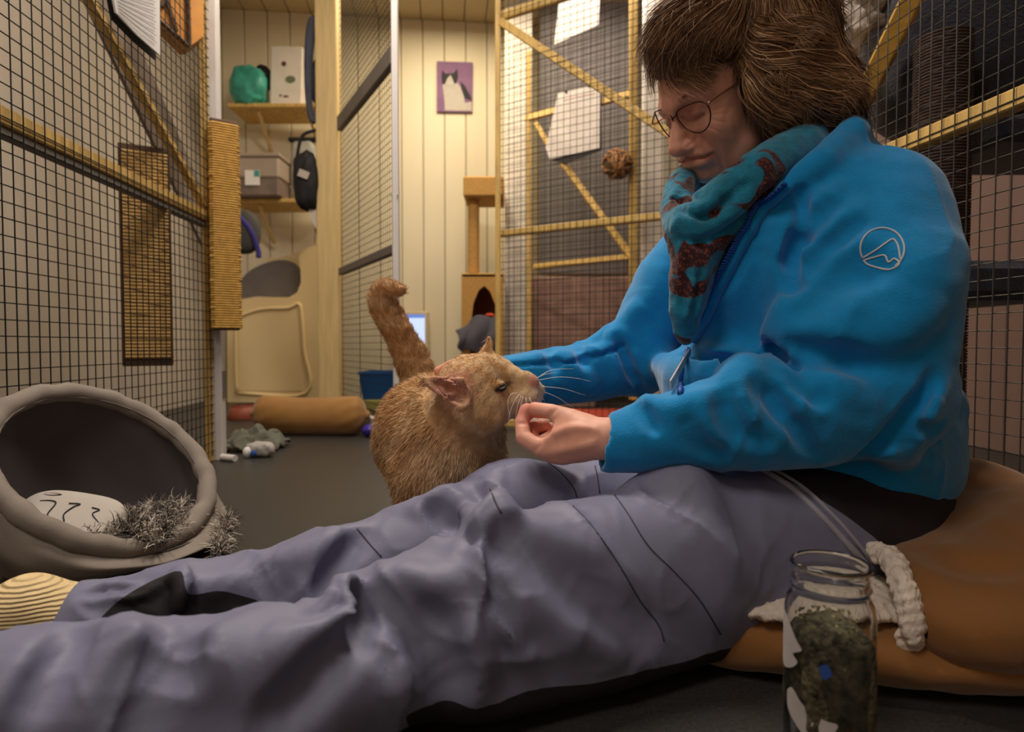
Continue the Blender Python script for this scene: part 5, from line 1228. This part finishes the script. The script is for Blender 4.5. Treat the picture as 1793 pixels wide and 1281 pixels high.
for q in ([(1545 + 38.5 * math.cos(a), 436 + 37 * math.sin(a)) for a in np.linspace(-math.pi * 1.13, 0.30 * math.pi, 14)], [(1510, 452), (1535, 437), (1558, 421), (1566, 420), (1573, 432), (1577, 455)],
          [(1512, 456), (1532, 450), (1549, 447), (1556, 459), (1566, 453), (1575, 460), (1570, 467), (1556, 472), (1538, 469), (1520, 463), (1512, 456)]):
    c = np.array(jk.trace_line(q, 5)); n = jk.grad(c); MB().tube(c + n * 0.0004, 0.0011, 6).build('sleeve_emblem', M_emb, jacket, True)
# ================================================================== THE CAT
cat_ = thing('cat', 'cream ginger tabby cat standing with raised tail and stretching its chin to the hand', 'cat', (-0.12, 1.12, 0.0))
cf = unit((0.90, -0.36, 0.16)); cl = np.array([0.36, 0.84, 0.32]); cl = unit(cl - cf * (cl @ cf)); cu = np.cross(cf, cl); CA = np.array([cf, cl, cu]); CS = 1.16
NOSE = P(940, 669, 0.955); CO = NOSE - CS * np.array([0.079, 0, -0.002]) @ CA
def cw(p): return CO + CS * (np.atleast_2d(p) @ CA)
def cl_(p): return ((np.atleast_2d(p) - CO) @ CA.T) / CS
def cp(a, b, c): return cw((a, b, c))[0]
k = CS; ct = Sdf()
ct.add(f_ell(cp(-0.005, 0, 0.004), np.array((0.056, 0.050, 0.046)) * k, CA))
for sy in (1, -1):
    ct.add(f_ell(cp(0.008, 0.027 * sy, -0.018), np.array((0.034, 0.028, 0.029)) * k, CA), 0.02)
    ct.add(f_ell(cp(0.060, 0.012 * sy, -0.015), np.array((0.019, 0.015, 0.0135)) * k, CA), 0.008)          # whisker pads
ct.add(f_cone(cp(0.02, 0, 0.014), cp(0.066, 0, 0.003), 0.026 * k, 0.0125 * k), 0.015)                         # bridge of the nose
ct.add(f_ell(cp(0.055, 0, -0.031), np.array((0.020, 0.018, 0.012)) * k, CA), 0.010)                          # chin
ct.add(f_ell(cp(0.073, 0, 0.0), np.array((0.0075, 0.009, 0.0065)) * k, CA), 0.004)                             # nose leather
for sy in (1, -1):
    ct.sub(f_ell(cp(0.048, 0.0275 * sy, 0.009), np.array((0.013, 0.009, 0.009)) * k, CA), 0.010)
    ct.add(f_ell(cp(0.036, 0.0235 * sy, 0.0085), np.array((0.0125, 0.0105, 0.0105)) * k, CA), 0.004)
ct.sub(f_chain([cp(0.062, 0.030, -0.0245), cp(0.078, 0.006, -0.0195), cp(0.080, 0, -0.014), cp(0.078, -0.006, -0.0195), cp(0.062, -0.030, -0.0245)], 0.0018 * k), 0.004)
# ears
E_near = [P(742, 663, 0.945), P(808, 666, 0.915), P(808, 714, 0.905)]; E_far = [P(856, 592, 1.045), P(838, 634, 1.03), P(872, 636, 1.03)]
def ear(tip, b1, b2, depth, th):
    """thin cupped triangle as a fan of tapering cones"""
    e = Sdf(); mid = (b1 + b2) / 2; n = unit(np.cross(b1 - tip, b2 - tip)); n = n if n[1] > 0 else -n
    for t_ in np.linspace(0, 1, 9):
        b = b1 * (1 - t_) + b2 * t_ + n * depth * math.sin(t_ * math.pi) * 1.0; m = tip * 0.5 + b * 0.5 + n * depth * 0.6 * math.sin(t_ * math.pi) + (b - mid) * 0.13
        e.add(f_chain([tip + n * 0.0, m, b], [th * 0.7, th, th * 1.6]), 0.004)
    return e
for e in (ear(*E_near, 0.020, 0.0028), ear(*E_far, 0.010, 0.0030)): ct.add((e, CO - 0.2, CO + 0.2), 0.006)
# neck, trunk, legs, tail
ct.add(f_chain([cp(-0.02, 0, -0.012), P(800, 735, 1.04), P(778, 765, 1.075)], [0.056, 0.068, 0.080]), 0.03)
ct.add(f_ell(P(786, 800, 1.055), (0.092, 0.085, 0.105)), 0.04)
ct.add(f_chain([P(762, 752, 1.10), P(742, 752, 1.24), P(735, 760, 1.36)], [0.093, 0.094, 0.088]), 0.04)
ct.add(f_ell(P(738, 730, 1.36), (0.085, 0.09, 0.085)), 0.03)
for x, y_, yy in ((735, 1.03, 0.0), (842, 1.055, 0.0)):
    a = P(x, 840, y_); ct.add(f_chain([a, np.array([a[0] - 0.004, a[1] + 0.004, 0.09]), np.array([a[0], a[1] - 0.004, 0.022])], [0.046, 0.028, 0.022]), 0.03); ct.add(f_ell((a[0] + 0.004, a[1] - 0.018, 0.016), (0.024, 0.032, 0.018)), 0.012)
for x, y_ in ((700, 1.34), (785, 1.38)):
    a = P(x, 790, y_); ct.add(f_chain([a, np.array([a[0] + 0.01, a[1] - 0.03, 0.13]), np.array([a[0], a[1] + 0.05, 0.085]), np.array([a[0], a[1] + 0.035, 0.02])], [0.055, 0.042, 0.022, 0.02]), 0.025); ct.add(f_ell((a[0], a[1] + 0.01, 0.016), (0.023, 0.036, 0.016)), 0.01)
tail = catmull([P(742, 700, 1.40), P(730, 650, 1.40), P(712, 610, 1.38), P(692, 570, 1.36), P(674, 540, 1.35), P(668, 520, 1.345), P(674, 510, 1.34), P(690, 507, 1.335), P(702, 507, 1.33)], 3)
ct.add(f_chain(tail, np.interp(np.linspace(0, 1, len(tail)), [0, 0.25, 0.6, 0.85, 1], [0.040, 0.034, 0.027, 0.020, 0.013])), 0.02)
ct.disp(lambda p: 0.0028 * vnoise(p, 13.0, 43) + 0.0010 * vnoise(p, 38.0, 44))
v, f = polygonise(ct, (-0.34, 0.88, 0.0), (0.10, 1.52, 0.56), 0.0036)
GIN = [np.array(srgb(*q)[:3]) for q in ((210, 174, 128), (184, 136, 84), (230, 208, 178), (206, 146, 128))]
def fur_tint(p):
    q = cl_(p); b = np.tile(GIN[0], (len(p), 1)); head = np.exp(-(np.linalg.norm(q, axis=1) / 0.085) ** 6)
    s1 = np.sin(p[:, 0] * 62 + 7 * np.sin(p[:, 2] * 16) + 5 * vnoise(p, 5, 51)) * 0.5 + 0.5
    s2 = np.sin(q[:, 1] * 270 + 40 * q[:, 0] * np.sign(q[:, 1]) + 2 * vnoise(p, 14, 52)) * 0.5 + 0.5
    tl = np.clip((p[:, 2] - 0.34) / 0.03, 0, 1) * (p[:, 1] > 1.2)
    s3 = np.sin(p[:, 2] * 130) * 0.5 + 0.5
    st = np.clip(s1 * (1 - head) * 0.7 * (1 - tl) + head * s2 * 0.95 * (q[:, 0] < 0.05) + tl * (0.25 + 0.6 * s3), 0, 1)
    b = b * (1 - st[:, None]) + GIN[1] * st[:, None]
    pale = np.clip(np.exp(-(((q[:, 0] - 0.066) / 0.026) ** 2 + (q[:, 1] / 0.035) ** 2 + ((q[:, 2] + 0.026) / 0.018) ** 2)) * 1.2 + 0.55 * np.exp(-((p - P(800, 850, 0.97)) ** 2).sum(1) / 0.06 ** 2), 0, 1)[:, None]
    b = b * (1 - pale) + GIN[2] * pale
    nz_ = np.clip(1.6 - np.linalg.norm((q - np.array([0.077, 0, 0.001])) / np.array([0.009, 0.0095, 0.0065]), axis=1), 0, 0.4)[:, None] / 0.4; b = b * (1 - nz_) + np.array(srgb(204, 140, 116)[:3]) * nz_
    for sy in (1, -1):
        ey = np.clip(1.5 - np.linalg.norm((q - np.array([0.046, 0.029 * sy, 0.0075])) / np.array([0.012, 0.012, 0.0042]), axis=1), 0, 0.4)[:, None] / 0.4; b = b * (1 - ey) + np.array(srgb(52, 36, 24)[:3]) * ey
    n_ = unit(np.cross(E_near[1] - E_near[0], E_near[2] - E_near[0]))
    cen = (E_near[0] + E_near[1] + E_near[2]) / 3; er = np.clip(1.5 - np.linalg.norm(p - cen, axis=1) / 0.034, 0, 1)[:, None] * 0.85; b = b * (1 - er) + GIN[3] * er
    return b * (1 + 0.10 * vnoise(p, 30, 53)[:, None])
M_fur = mat('ginger_fur', srgb(206, 164, 112), rough=0.75, var=0.12, scale=120, attr='tint', spec=0.25, sheen=0.25)
coat = fast_mesh('cat_body', v, f, M_fur, cat_, True, fur_tint(v)); coat.name = 'body'
pt, nn, _ = sample_faces(v, f, 70000, 61); keep = pt[:, 1] - nn[:, 1] * 0 < 1.5
q = cl_(pt); dh = np.linalg.norm(q, axis=1)
noseeye = (np.linalg.norm((q - np.array([0.077, 0, 0.001])) / np.array([0.012, 0.012, 0.009]), axis=1) < 1.2) | (np.linalg.norm((q * np.array([1, 0, 1]) - np.array([0.047, 0, 0.0075])) / np.array([0.014, 1, 0.005]), axis=1) < 1.1) & (np.abs(np.abs(q[:, 1]) - 0.029) < 0.012)
ne = unit(np.cross(E_near[1] - E_near[0], E_near[2] - E_near[0])); ear_in = np.linalg.norm(pt - (E_near[0] * 0.9 + E_near[1] + E_near[2]) / 2.9, axis=1) < 0.026
keep = ~noseeye & ~(ear_in & (hr.uniform(size=len(pt)) < 0.7)); pt, nn, q, dh = pt[keep], nn[keep], q[keep], dh[keep]
hd_m = np.clip(1.4 - dh / 0.075, 0, 1)[:, None]
flow = (-cf * hd_m) + (1 - hd_m) * np.array([-0.25, 0.55, -0.75]); tl = ((pt[:, 2] > 0.35) & (pt[:, 1] > 1.2))[:, None]; flow = np.where(tl, np.array([-0.35, 0, 0.9]), flow)
flow = flow - (flow * nn).sum(1)[:, None] * nn; flow /= np.linalg.norm(flow, axis=1)[:, None] + 1e-6
dr = flow + nn * (0.42 - 0.12 * hd_m) + hr.normal(0, 0.16, pt.shape)
ln = np.where(hd_m[:, 0] > 0.3, 0.0055, 0.012) * hr.uniform(0.6, 1.3, len(pt)); ln *= np.where(q[:, 0] > 0.04, 0.6, 1)
a1, a2 = strands(pt - nn * 0.0006, dr, ln, np.where(hd_m[:, 0] > 0.3, 0.0008, 0.0013), 0.12, 2, 9, 0.15)
cc = fur_tint(pt) * hr.uniform(0.82, 1.25, (len(pt), 1)); fo = fast_mesh('fur', a1, a2, M_fur, coat, True, np.repeat(cc, 6, 0)); fo['kind'] = 'stuff'
# eyes
M_eye = mat('amber_eye', srgb(40, 30, 18), rough=0.5, var=0.3, scale=90, spec=0.2)
for sy in (1, -1):
    c = cp(0.0385, 0.0255 * sy, 0.0075); mb = MB(); th_ = np.linspace(0, 2 * math.pi, 20, endpoint=False)
    mb.lathe(c, [(0.0001, 0.0125), (0.005, 0.0115), (0.009, 0.0075), (0.0105, 0.0)], 16, np.array([unit(cl * sy * -1 + cf * 0.9) * 0.9, cu * 0.25, unit(cf * 0.62 + cl * sy * 0.62)]))
    mb.build('eye', M_eye, cat_, True)
# whiskers
M_wh = mat('white_whisker', srgb(240, 232, 224), rough=0.3)
for pth in ([(937, 664), (965, 648), (1005, 645)], [(940, 666), (975, 660), (1010, 662), (1035, 668)], [(942, 676), (985, 680), (1025, 692)], [(941, 682), (975, 695), (1005, 715)], [(939, 662), (955, 655), (975, 652)]):
    n_ = len(pth); pts = catmull(np.array([P(x, y, 0.965 + 0.012 * i) for i, (x, y) in enumerate(pth)]), 6); MB().tube(pts, np.linspace(0.0005, 0.00015, len(pts)), 4).build('whisker', M_wh, cat_, True)
for pth in ([(905, 688), (895, 690), (889, 705), (893, 730)], [(910, 690), (902, 700), (893, 722), (890, 745)], [(913, 692), (906, 712), (902, 738)], [(916, 694), (910, 718), (908, 744)], [(921, 696), (922, 712), (925, 730)], [(927, 696), (934, 712), (942, 722)]):
    pts = catmull(np.array([P(x, y, 0.905 - 0.01 * i) for i, (x, y) in enumerate(pth)]), 6); MB().tube(pts, np.linspace(0.0005, 0.00015, len(pts)), 4).build('whisker', M_wh, cat_, True)
# ================================================================== ROUND GREY CAT BED
BC = P(187, 814, 1.115); BN = unit((0.64, -0.24, 0.73)); be1 = unit(np.cross(BN, (0, 0, 1))); be2 = np.cross(BN, be1)
bed = thing('cat_bed', 'grey fabric cat igloo bed with tilted round opening', 'cat bed', (BC[0], BC[1], 0))
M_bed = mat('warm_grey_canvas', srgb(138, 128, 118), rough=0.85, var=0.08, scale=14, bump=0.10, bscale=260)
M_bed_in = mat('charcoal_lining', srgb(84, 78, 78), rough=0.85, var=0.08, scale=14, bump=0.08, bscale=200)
na, nb_ = 96, 22; ang = np.linspace(0, 2 * math.pi, na, endpoint=False); RR = 0.181; base_c = np.array([BC[0] + 0.012, BC[1] + 0.01, 0.0])
ringp = lambda a, r, h=0.0: BC + r * (math.cos(a) * be1 + math.sin(a) * be2) + BN * h
g_out, g_in = [], []
for a in ang:
    top = ringp(a, RR + 0.012, -0.004); ti = ringp(a, RR - 0.010, -0.006); d = (top - BC) * np.array([1, 1, 0]); d = unit(d)
    hf_ = min(1.0, max(0.0, (ti[2] - 0.02) / 0.11)); bs_ = base_c + d * (0.150 + 0.018 * hf_); ro, ri = [], []
    for j in range(nb_):
        t_ = j / (nb_ - 1); bul = math.sin(t_ * math.pi) * 0.022
        w = 0.0022 * math.sin(a * 13 + 3 * t_) * math.sin(t_ * math.pi) + 0.0016 * math.sin(a * 5 - 9 * t_)
        p_ = top * (1 - t_) + (bs_ + np.array([0, 0, 0.012])) * t_ + d * (bul + w); p_[2] = max(p_[2], 0.006); ro.append(p_)
        q_ = ti * (1 - t_) + (base_c + d * (0.112 + 0.030 * hf_) + np.array([0, 0, 0.024])) * t_ + d * (math.sin(t_ * math.pi) * 0.022 * hf_ + 0.004 * hf_ * math.sin(a * 9 + 5 * t_) * math.sin(t_ * math.pi)); q_[2] = max(q_[2], 0.022); ri.append(q_)
    g_out.append(ro); g_in.append(ri)
MB().grid(np.array(g_out), closed_u=True).build('outer_shell', M_bed, bed, True)
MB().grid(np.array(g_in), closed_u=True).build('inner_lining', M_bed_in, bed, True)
rim = np.array([ringp(a, RR + 0.0015 * math.sin(a * 17), 0.003 * math.sin(a * 3)) for a in np.append(ang, ang[:2])])
MB().tube(rim, [0.0175 + 0.0016 * math.sin(a * 23) * math.sin(a * 5) for a in np.append(ang, ang[:2])], 16, False).build('padded_rim', M_bed, bed, True)
MB().tube(np.array([ringp(a, RR - 0.0165 + 0.0006 * math.sin(a * 31), 0.006) for a in np.append(ang, ang[:2])]), 0.0016, 6, False).build('rim_seam', mat('grey_thread', srgb(112, 104, 98), rough=0.9), bed, True)
gl_ = [[base_c + np.array([0.144 * r_ * math.cos(a), 0.144 * r_ * math.sin(a), 0.030 + 0.010 * (1 - r_ * r_)]) for a in np.linspace(0, 6.283, 40, endpoint=False)] for r_ in np.linspace(1, 0.02, 8)]
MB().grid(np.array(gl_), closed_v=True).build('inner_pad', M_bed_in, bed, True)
# shaggy rug lying inside and poking out behind the bed
def shag(name, label, grid_fn, n, L, seed, parent=None, cols=((214, 204, 190), (60, 54, 54), (150, 140, 132))):
    u, w = np.random.default_rng(seed).uniform(size=(2, n)); pts = np.array([grid_fn(a, b) for a, b in zip(u, w)]); r = np.random.default_rng(seed + 1)
    d = np.tile((0.3, -0.25, 0.5), (n, 1)) + r.normal(0, 0.5, (n, 3)); d[:, 2] = np.abs(d[:, 2])
    a1, a2 = strands(pts, d, r.uniform(0.6, 1.2, n) * L, 0.0022, 0.35, 4, seed, 0.9)
    ci = np.clip((np.sin(pts[:, 0] * 95 + 5 * np.sin(pts[:, 1] * 60)) * 0.5 + 0.5 + r.normal(0, 0.25, n)) * 2.99, 0, 2).astype(int)
    c = np.array([srgb(*q)[:3] for q in cols])[np.array([1, 2, 0])[ci]]
    return a1, a2, np.repeat(c, 10, 0)
M_shag = mat('grey_shag', srgb(170, 160, 150), rough=0.9, var=0.1, attr='tint')
rug = thing('shaggy_mat', 'shaggy grey and white striped mat inside the igloo bed', 'mat', base_c + np.array([0, 0, 0.04]))
fn = lambda a, b: base_c + np.array([-0.03 + 0.155 * a, -0.10 + 0.20 * b, 0.046 + 0.02 * math.sin(3 * a)])
MB().grid(np.array([[fn(a, b) for b in np.linspace(0, 1, 12)] for a in np.linspace(0, 1, 12)])).build('backing', mat('dark_backing', srgb(60, 56, 56), rough=0.95), rug, True)
a1, a2, cc = shag('', '', fn, 2600, 0.034, 71); o = fast_mesh('shag_pile', a1, a2, M_shag, rug, True, cc); o['kind'] = 'stuff'
rug = thing('shaggy_mat', 'shaggy grey mat on the floor showing behind the igloo bed', 'mat', (-0.50, 1.22, 0))
fn = lambda a, b: np.array([-0.60 + 0.075 * a, 1.10 + 0.14 * b, 0.008 + 0.05 * (1 - a) ** 1.5])
fn = lambda a, b: P(372 + 34 * a, 925 + 52 * b, 1.0 + 0.08 * a + 0.0 * b) * np.array([1, 1, 0]) + np.array([0, 0.06 * (1 - b), 0.004 + 0.055 * (1 - a) * (1 - b)])
fn = lambda a, b: G(384 + 16 * a, 955 + 30 * b) + np.array([-0.01, 0.03 * (1 - b), 0.006 + 0.035 * (1 - b)])
MB().grid(np.array([[fn(a, b) for b in np.linspace(0, 1, 8)] for a in np.linspace(-0.5, 1, 8)])).build('backing', MATS['dark_backing'], rug, True)
a1, a2, cc = shag('', '', fn, 700, 0.032, 75); o = fast_mesh('shag_pile', a1, a2, M_shag, rug, True, cc); o['kind'] = 'stuff'
# pale pillow with drawn bones inside the bed
pc_ = base_c + np.array([-0.052, -0.062, 0.075]); pax = np.array([unit((0.95, -0.1, -0.12)), unit((0.05, 0.9, 0.45)), unit((0.1, -0.42, 0.9))])
pil = thing('small_pillow', 'pale grey pillow with black line drawing inside the igloo bed', 'pillow', pc_)
lumpy(pc_, (0.095, 0.065, 0.026), amp=0.03, seed=81, sq=0.6, ax=pax).build('pillow_body', mat('pale_grey_cotton', srgb(186, 178, 168), rough=0.85, var=0.04), pil, True, 1)
pp_ = lambda x, y: pc_ + pax[0] * x * 0.095 + pax[1] * y * 0.065 + pax[2] * (0.0268 * max(0.05, (1 - abs(x) ** 3) * (1 - abs(y) ** 3)) ** 0.5 + 0.001)
for ln_ in ([(-.55, .25), (-.35, .30), (-.22, .22), (-.18, -.15), (-.10, -.3)], [(.0, .30), (.2, .34), (.14, .2), (.10, -.1), (.22, -.35), (.08, -.5)], [(.45, .3), (.6, .28), (.55, .1), (.75, -.1)], [(-.7, .55), (-.5, .62), (-.3, .58), (-.5, .5), (-.7, .55)]):
    MB().tube(np.array([pp_(x, y) for x, y in catmull(ln_, 5)]), 0.0011, 5).build('ink_line', M_black, pil, True)

# ================================================================== BROWN SNUGGLE BED UNDER THE WOMAN
sb = thing('snuggle_bed', 'brown suede snuggle bed with white fleece lining under the woman', 'pet bed', (0.62, 0.88, 0))
M_suede = mat('brown_suede', srgb(134, 90, 46), rough=0.85, var=0.16, scale=7, bump=0.12, bscale=300, sheen=0.35, spec=0.2)
M_sherpa = mat('cream_fleece', srgb(222, 208, 192), rough=0.95, var=0.10, scale=60, bump=0.5, bscale=160)
pd = Sdf(); pd.add(f_ell((0.60, 0.90, 0.034), (0.455, 0.275, 0.052))).add(f_ell((0.66, 0.80, 0.036), (0.30, 0.175, 0.050)), 0.03).add(f_ell((0.41, 0.815, 0.034), (0.265, 0.145, 0.044)), 0.03)
pd.disp(lambda p: 0.0045 * vnoise(p, 5.0, 91) + 0.0014 * vnoise(p, 19.0, 92)); pd.sub(f_half((0, 0, 0.002), (0, 0, 1)), 0.008)
pd.groove([(1190, 1200), (1300, 1222), (1440, 1232), (1600, 1225)], 0.006, 0.006, 0.006)
v, f = polygonise(pd, (0.08, 0.56, -0.01), (1.12, 1.24, 0.13), 0.006); fast_mesh('base_pad', v, f, M_suede, sb)
hd2 = Sdf(); hd2.add(f_ell((0.715, 0.865, 0.085), (0.200, 0.225, 0.098))).add(f_ell((0.60, 0.735, 0.078), (0.200, 0.125, 0.068)), 0.04).add(f_ell((0.70, 1.02, 0.10), (0.17, 0.14, 0.095)), 0.05).add(f_ell((0.66, 0.76, 0.075), (0.145, 0.12, 0.072)), 0.04)
hd2.disp(lambda p: 0.004 * vnoise(p, 6.0, 95) + 0.0015 * vnoise(p, 20.0, 96)); hd2.sub(f_half((0, 0, 0.03), (0, 0, 1)), 0.01)
hd2.groove([(1620, 960), (1700, 990), (1790, 985)], 0.02, 0.008, 0.02); hd2.fold([(1610, 1170), (1690, 1140), (1790, 1120)], 0.03, 0.008, 0.03); hd2.groove([(1600, 1190), (1700, 1195), (1790, 1175)], 0.012, 0.010, 0.012)
hd2.fold([(1560, 1000), (1545, 1060), (1540, 1120)], 0.02, 0.006, 0.02)
v, f = polygonise(hd2, (0.44, 0.56, 0.02), (0.95, 1.22, 0.22), 0.005); fast_mesh('hood', v, f, M_suede, sb)
c = np.array(hd2.trace_line([(1538, 972), (1562, 985), (1582, 1030), (1595, 1085), (1592, 1130), (1578, 1155), (1552, 1168)], 10)); n = hd2.grad(c)
for _ in range(4): c[1:-1] = (c[:-2] + c[1:-1] + c[2:]) / 3
tr_ = Sdf(); tr_.add(f_chain(c + n * 0.004, np.full(len(c), 0.0125))); tr_.disp(lambda p: 0.0022 * vnoise(p, 55, 97) + 0.0012 * vnoise(p, 140, 98))
v, f = polygonise(tr_, c.min(0) - 0.03, c.max(0) + 0.03, 0.002); fast_mesh('fleece_trim', v, f, M_sherpa, sb)
sl = Sdf(); sl.add(f_ell((0.365, 0.780, 0.076), (0.185, 0.100, 0.018)))
sl.disp(lambda p: 0.0022 * vnoise(p, 45, 99) + 0.0012 * vnoise(p, 130, 90))
v, f = polygonise(sl, (0.18, 0.62, 0.055), (0.70, 0.94, 0.115), 0.003); fast_mesh('fleece_lining', v, f, M_sherpa, sb)

# fluffy throw and grey tuft
c0 = P(1487, 55, 1.62); ft = thing('fluffy_throw', 'light grey fluffy throw hanging behind the mesh over the woman head', 'throw', c0)
fs = Sdf(); fs.add(f_chain([P(1535, -30, 1.62), P(1505, 30, 1.62), P(1470, 85, 1.62), P(1478, 110, 1.62)], [0.055, 0.05, 0.04, 0.025])); fs.disp(lambda p: 0.012 * vnoise(p, 14, 66) + 0.005 * vnoise(p, 40, 67))
v, f = polygonise(fs, c0 - 0.2, c0 + 0.24, 0.006); fast_mesh('plush_mass', v, f, mat('grey_plush', srgb(176, 164, 152), rough=0.98, var=0.15, scale=50, bump=0.4, bscale=200), ft)

# ================================================================== GLASS JAR
jx, jy = P(1452, 1100, 0.575)[0], 0.575; jc = np.array([jx, jy, 0.0]); jar = thing('glass_jar', 'clear glass jar half filled with dried catnip in the front corner', 'jar', jc)
prof = [(0.0001, 0.001), (0.030, 0.001), (0.0365, 0.004), (0.0385, 0.010), (0.0385, 0.135), (0.0370, 0.143), (0.0335, 0.150), (0.0325, 0.156), (0.0345, 0.158), (0.0345, 0.1605), (0.0325, 0.163), (0.0325, 0.172), (0.0345, 0.175), (0.0345, 0.178), (0.0325, 0.1800), (0.0305, 0.1790), (0.0298, 0.172), (0.0300, 0.152), (0.0345, 0.142), (0.0360, 0.134), (0.0360, 0.012), (0.033, 0.0065), (0.0001, 0.006)]
MB().lathe(jc, prof, 56).build('jar_body', glass_mat('jar_glass', (0.96, 0.97, 0.96, 1), 0.0, 1.45), jar, True)
hc = lumpy(jc + np.array([0, 0, 0.0665]), (0.0345, 0.0345, 0.059), n=(40, 26), amp=0.03, freq=26, seed=101, sq=0.55)
M_herb = mat('dried_catnip', srgb(84, 78, 58), rough=0.95, var=0.95, scale=110, bump=0.8, bscale=250)
hc.build('catnip', M_herb, jar, True)
r_ = np.random.default_rng(11); fl2 = MB()
for i in range(150):
    a, z = r_.uniform(0, 6.28), 0.118 + r_.uniform(-0.004, 0.014); rr = 0.030 * r_.uniform() ** 0.5; p0 = jc + np.array([rr * math.cos(a), rr * math.sin(a), z]); d = unit(r_.normal(size=3)); e = unit(np.cross(d, r_.normal(size=3)))
    s1_ = r_.uniform(0.0015, 0.0035); fl2.add([p0 - d * s1_, p0 + e * s1_ * 0.6, p0 + d * s1_, p0 - e * s1_ * 0.6], [(0, 1, 2, 3)])
o = fl2.build('leaf_flakes', mat('pale_catnip', srgb(134, 128, 86), rough=0.9, var=0.5, scale=200), jar); o['kind'] = 'stuff'
M_lab = mat('torn_label', srgb(196, 188, 184), rough=0.8, var=0.06, scale=30)
def label(outline, name, m_, R_=0.0392):
    """patch of paper on the glass: outline in (angle from the camera side in degrees, height)"""
    o = np.array(catmull([*outline, outline[0]], 4))[:-1]; cen = o.mean(0); aim = math.atan2(-jy, -jx + 0.0); vs = []; fs_ = []
    for k_, s_ in enumerate((1.0, 0.75, 0.5, 0.25, 0.02)):
        for (a, z) in cen + (o - cen) * s_:
            an = aim + math.radians(a); vs.append((jx + R_ * math.cos(an), jy + R_ * math.sin(an), z))
    n_ = len(o)
    for k_ in range(4):
        for i in range(n_): fs_.append((k_ * n_ + i, k_ * n_ + (i + 1) % n_, (k_ + 1) * n_ + (i + 1) % n_, (k_ + 1) * n_ + i))
    return MB().add(vs, fs_).build(name, m_, jar, True)
label([(-78, 0.132), (-62, 0.128), (-42, 0.112), (-34, 0.105), (-48, 0.098), (-40, 0.092), (-56, 0.082), (-78, 0.080), (-95, 0.10)], 'label_scrap', M_lab)
label([(-60, 0.060), (-48, 0.066), (-30, 0.056), (-5, 0.050), (12, 0.048), (5, 0.036), (10, 0.026), (-15, 0.024), (-40, 0.034), (-58, 0.045)], 'label_scrap', M_lab)
label([(-12, 0.096), (-2, 0.100), (4, 0.092), (-6, 0.086)], 'blue_scrap', mat('blue_print', srgb(46, 84, 160)))
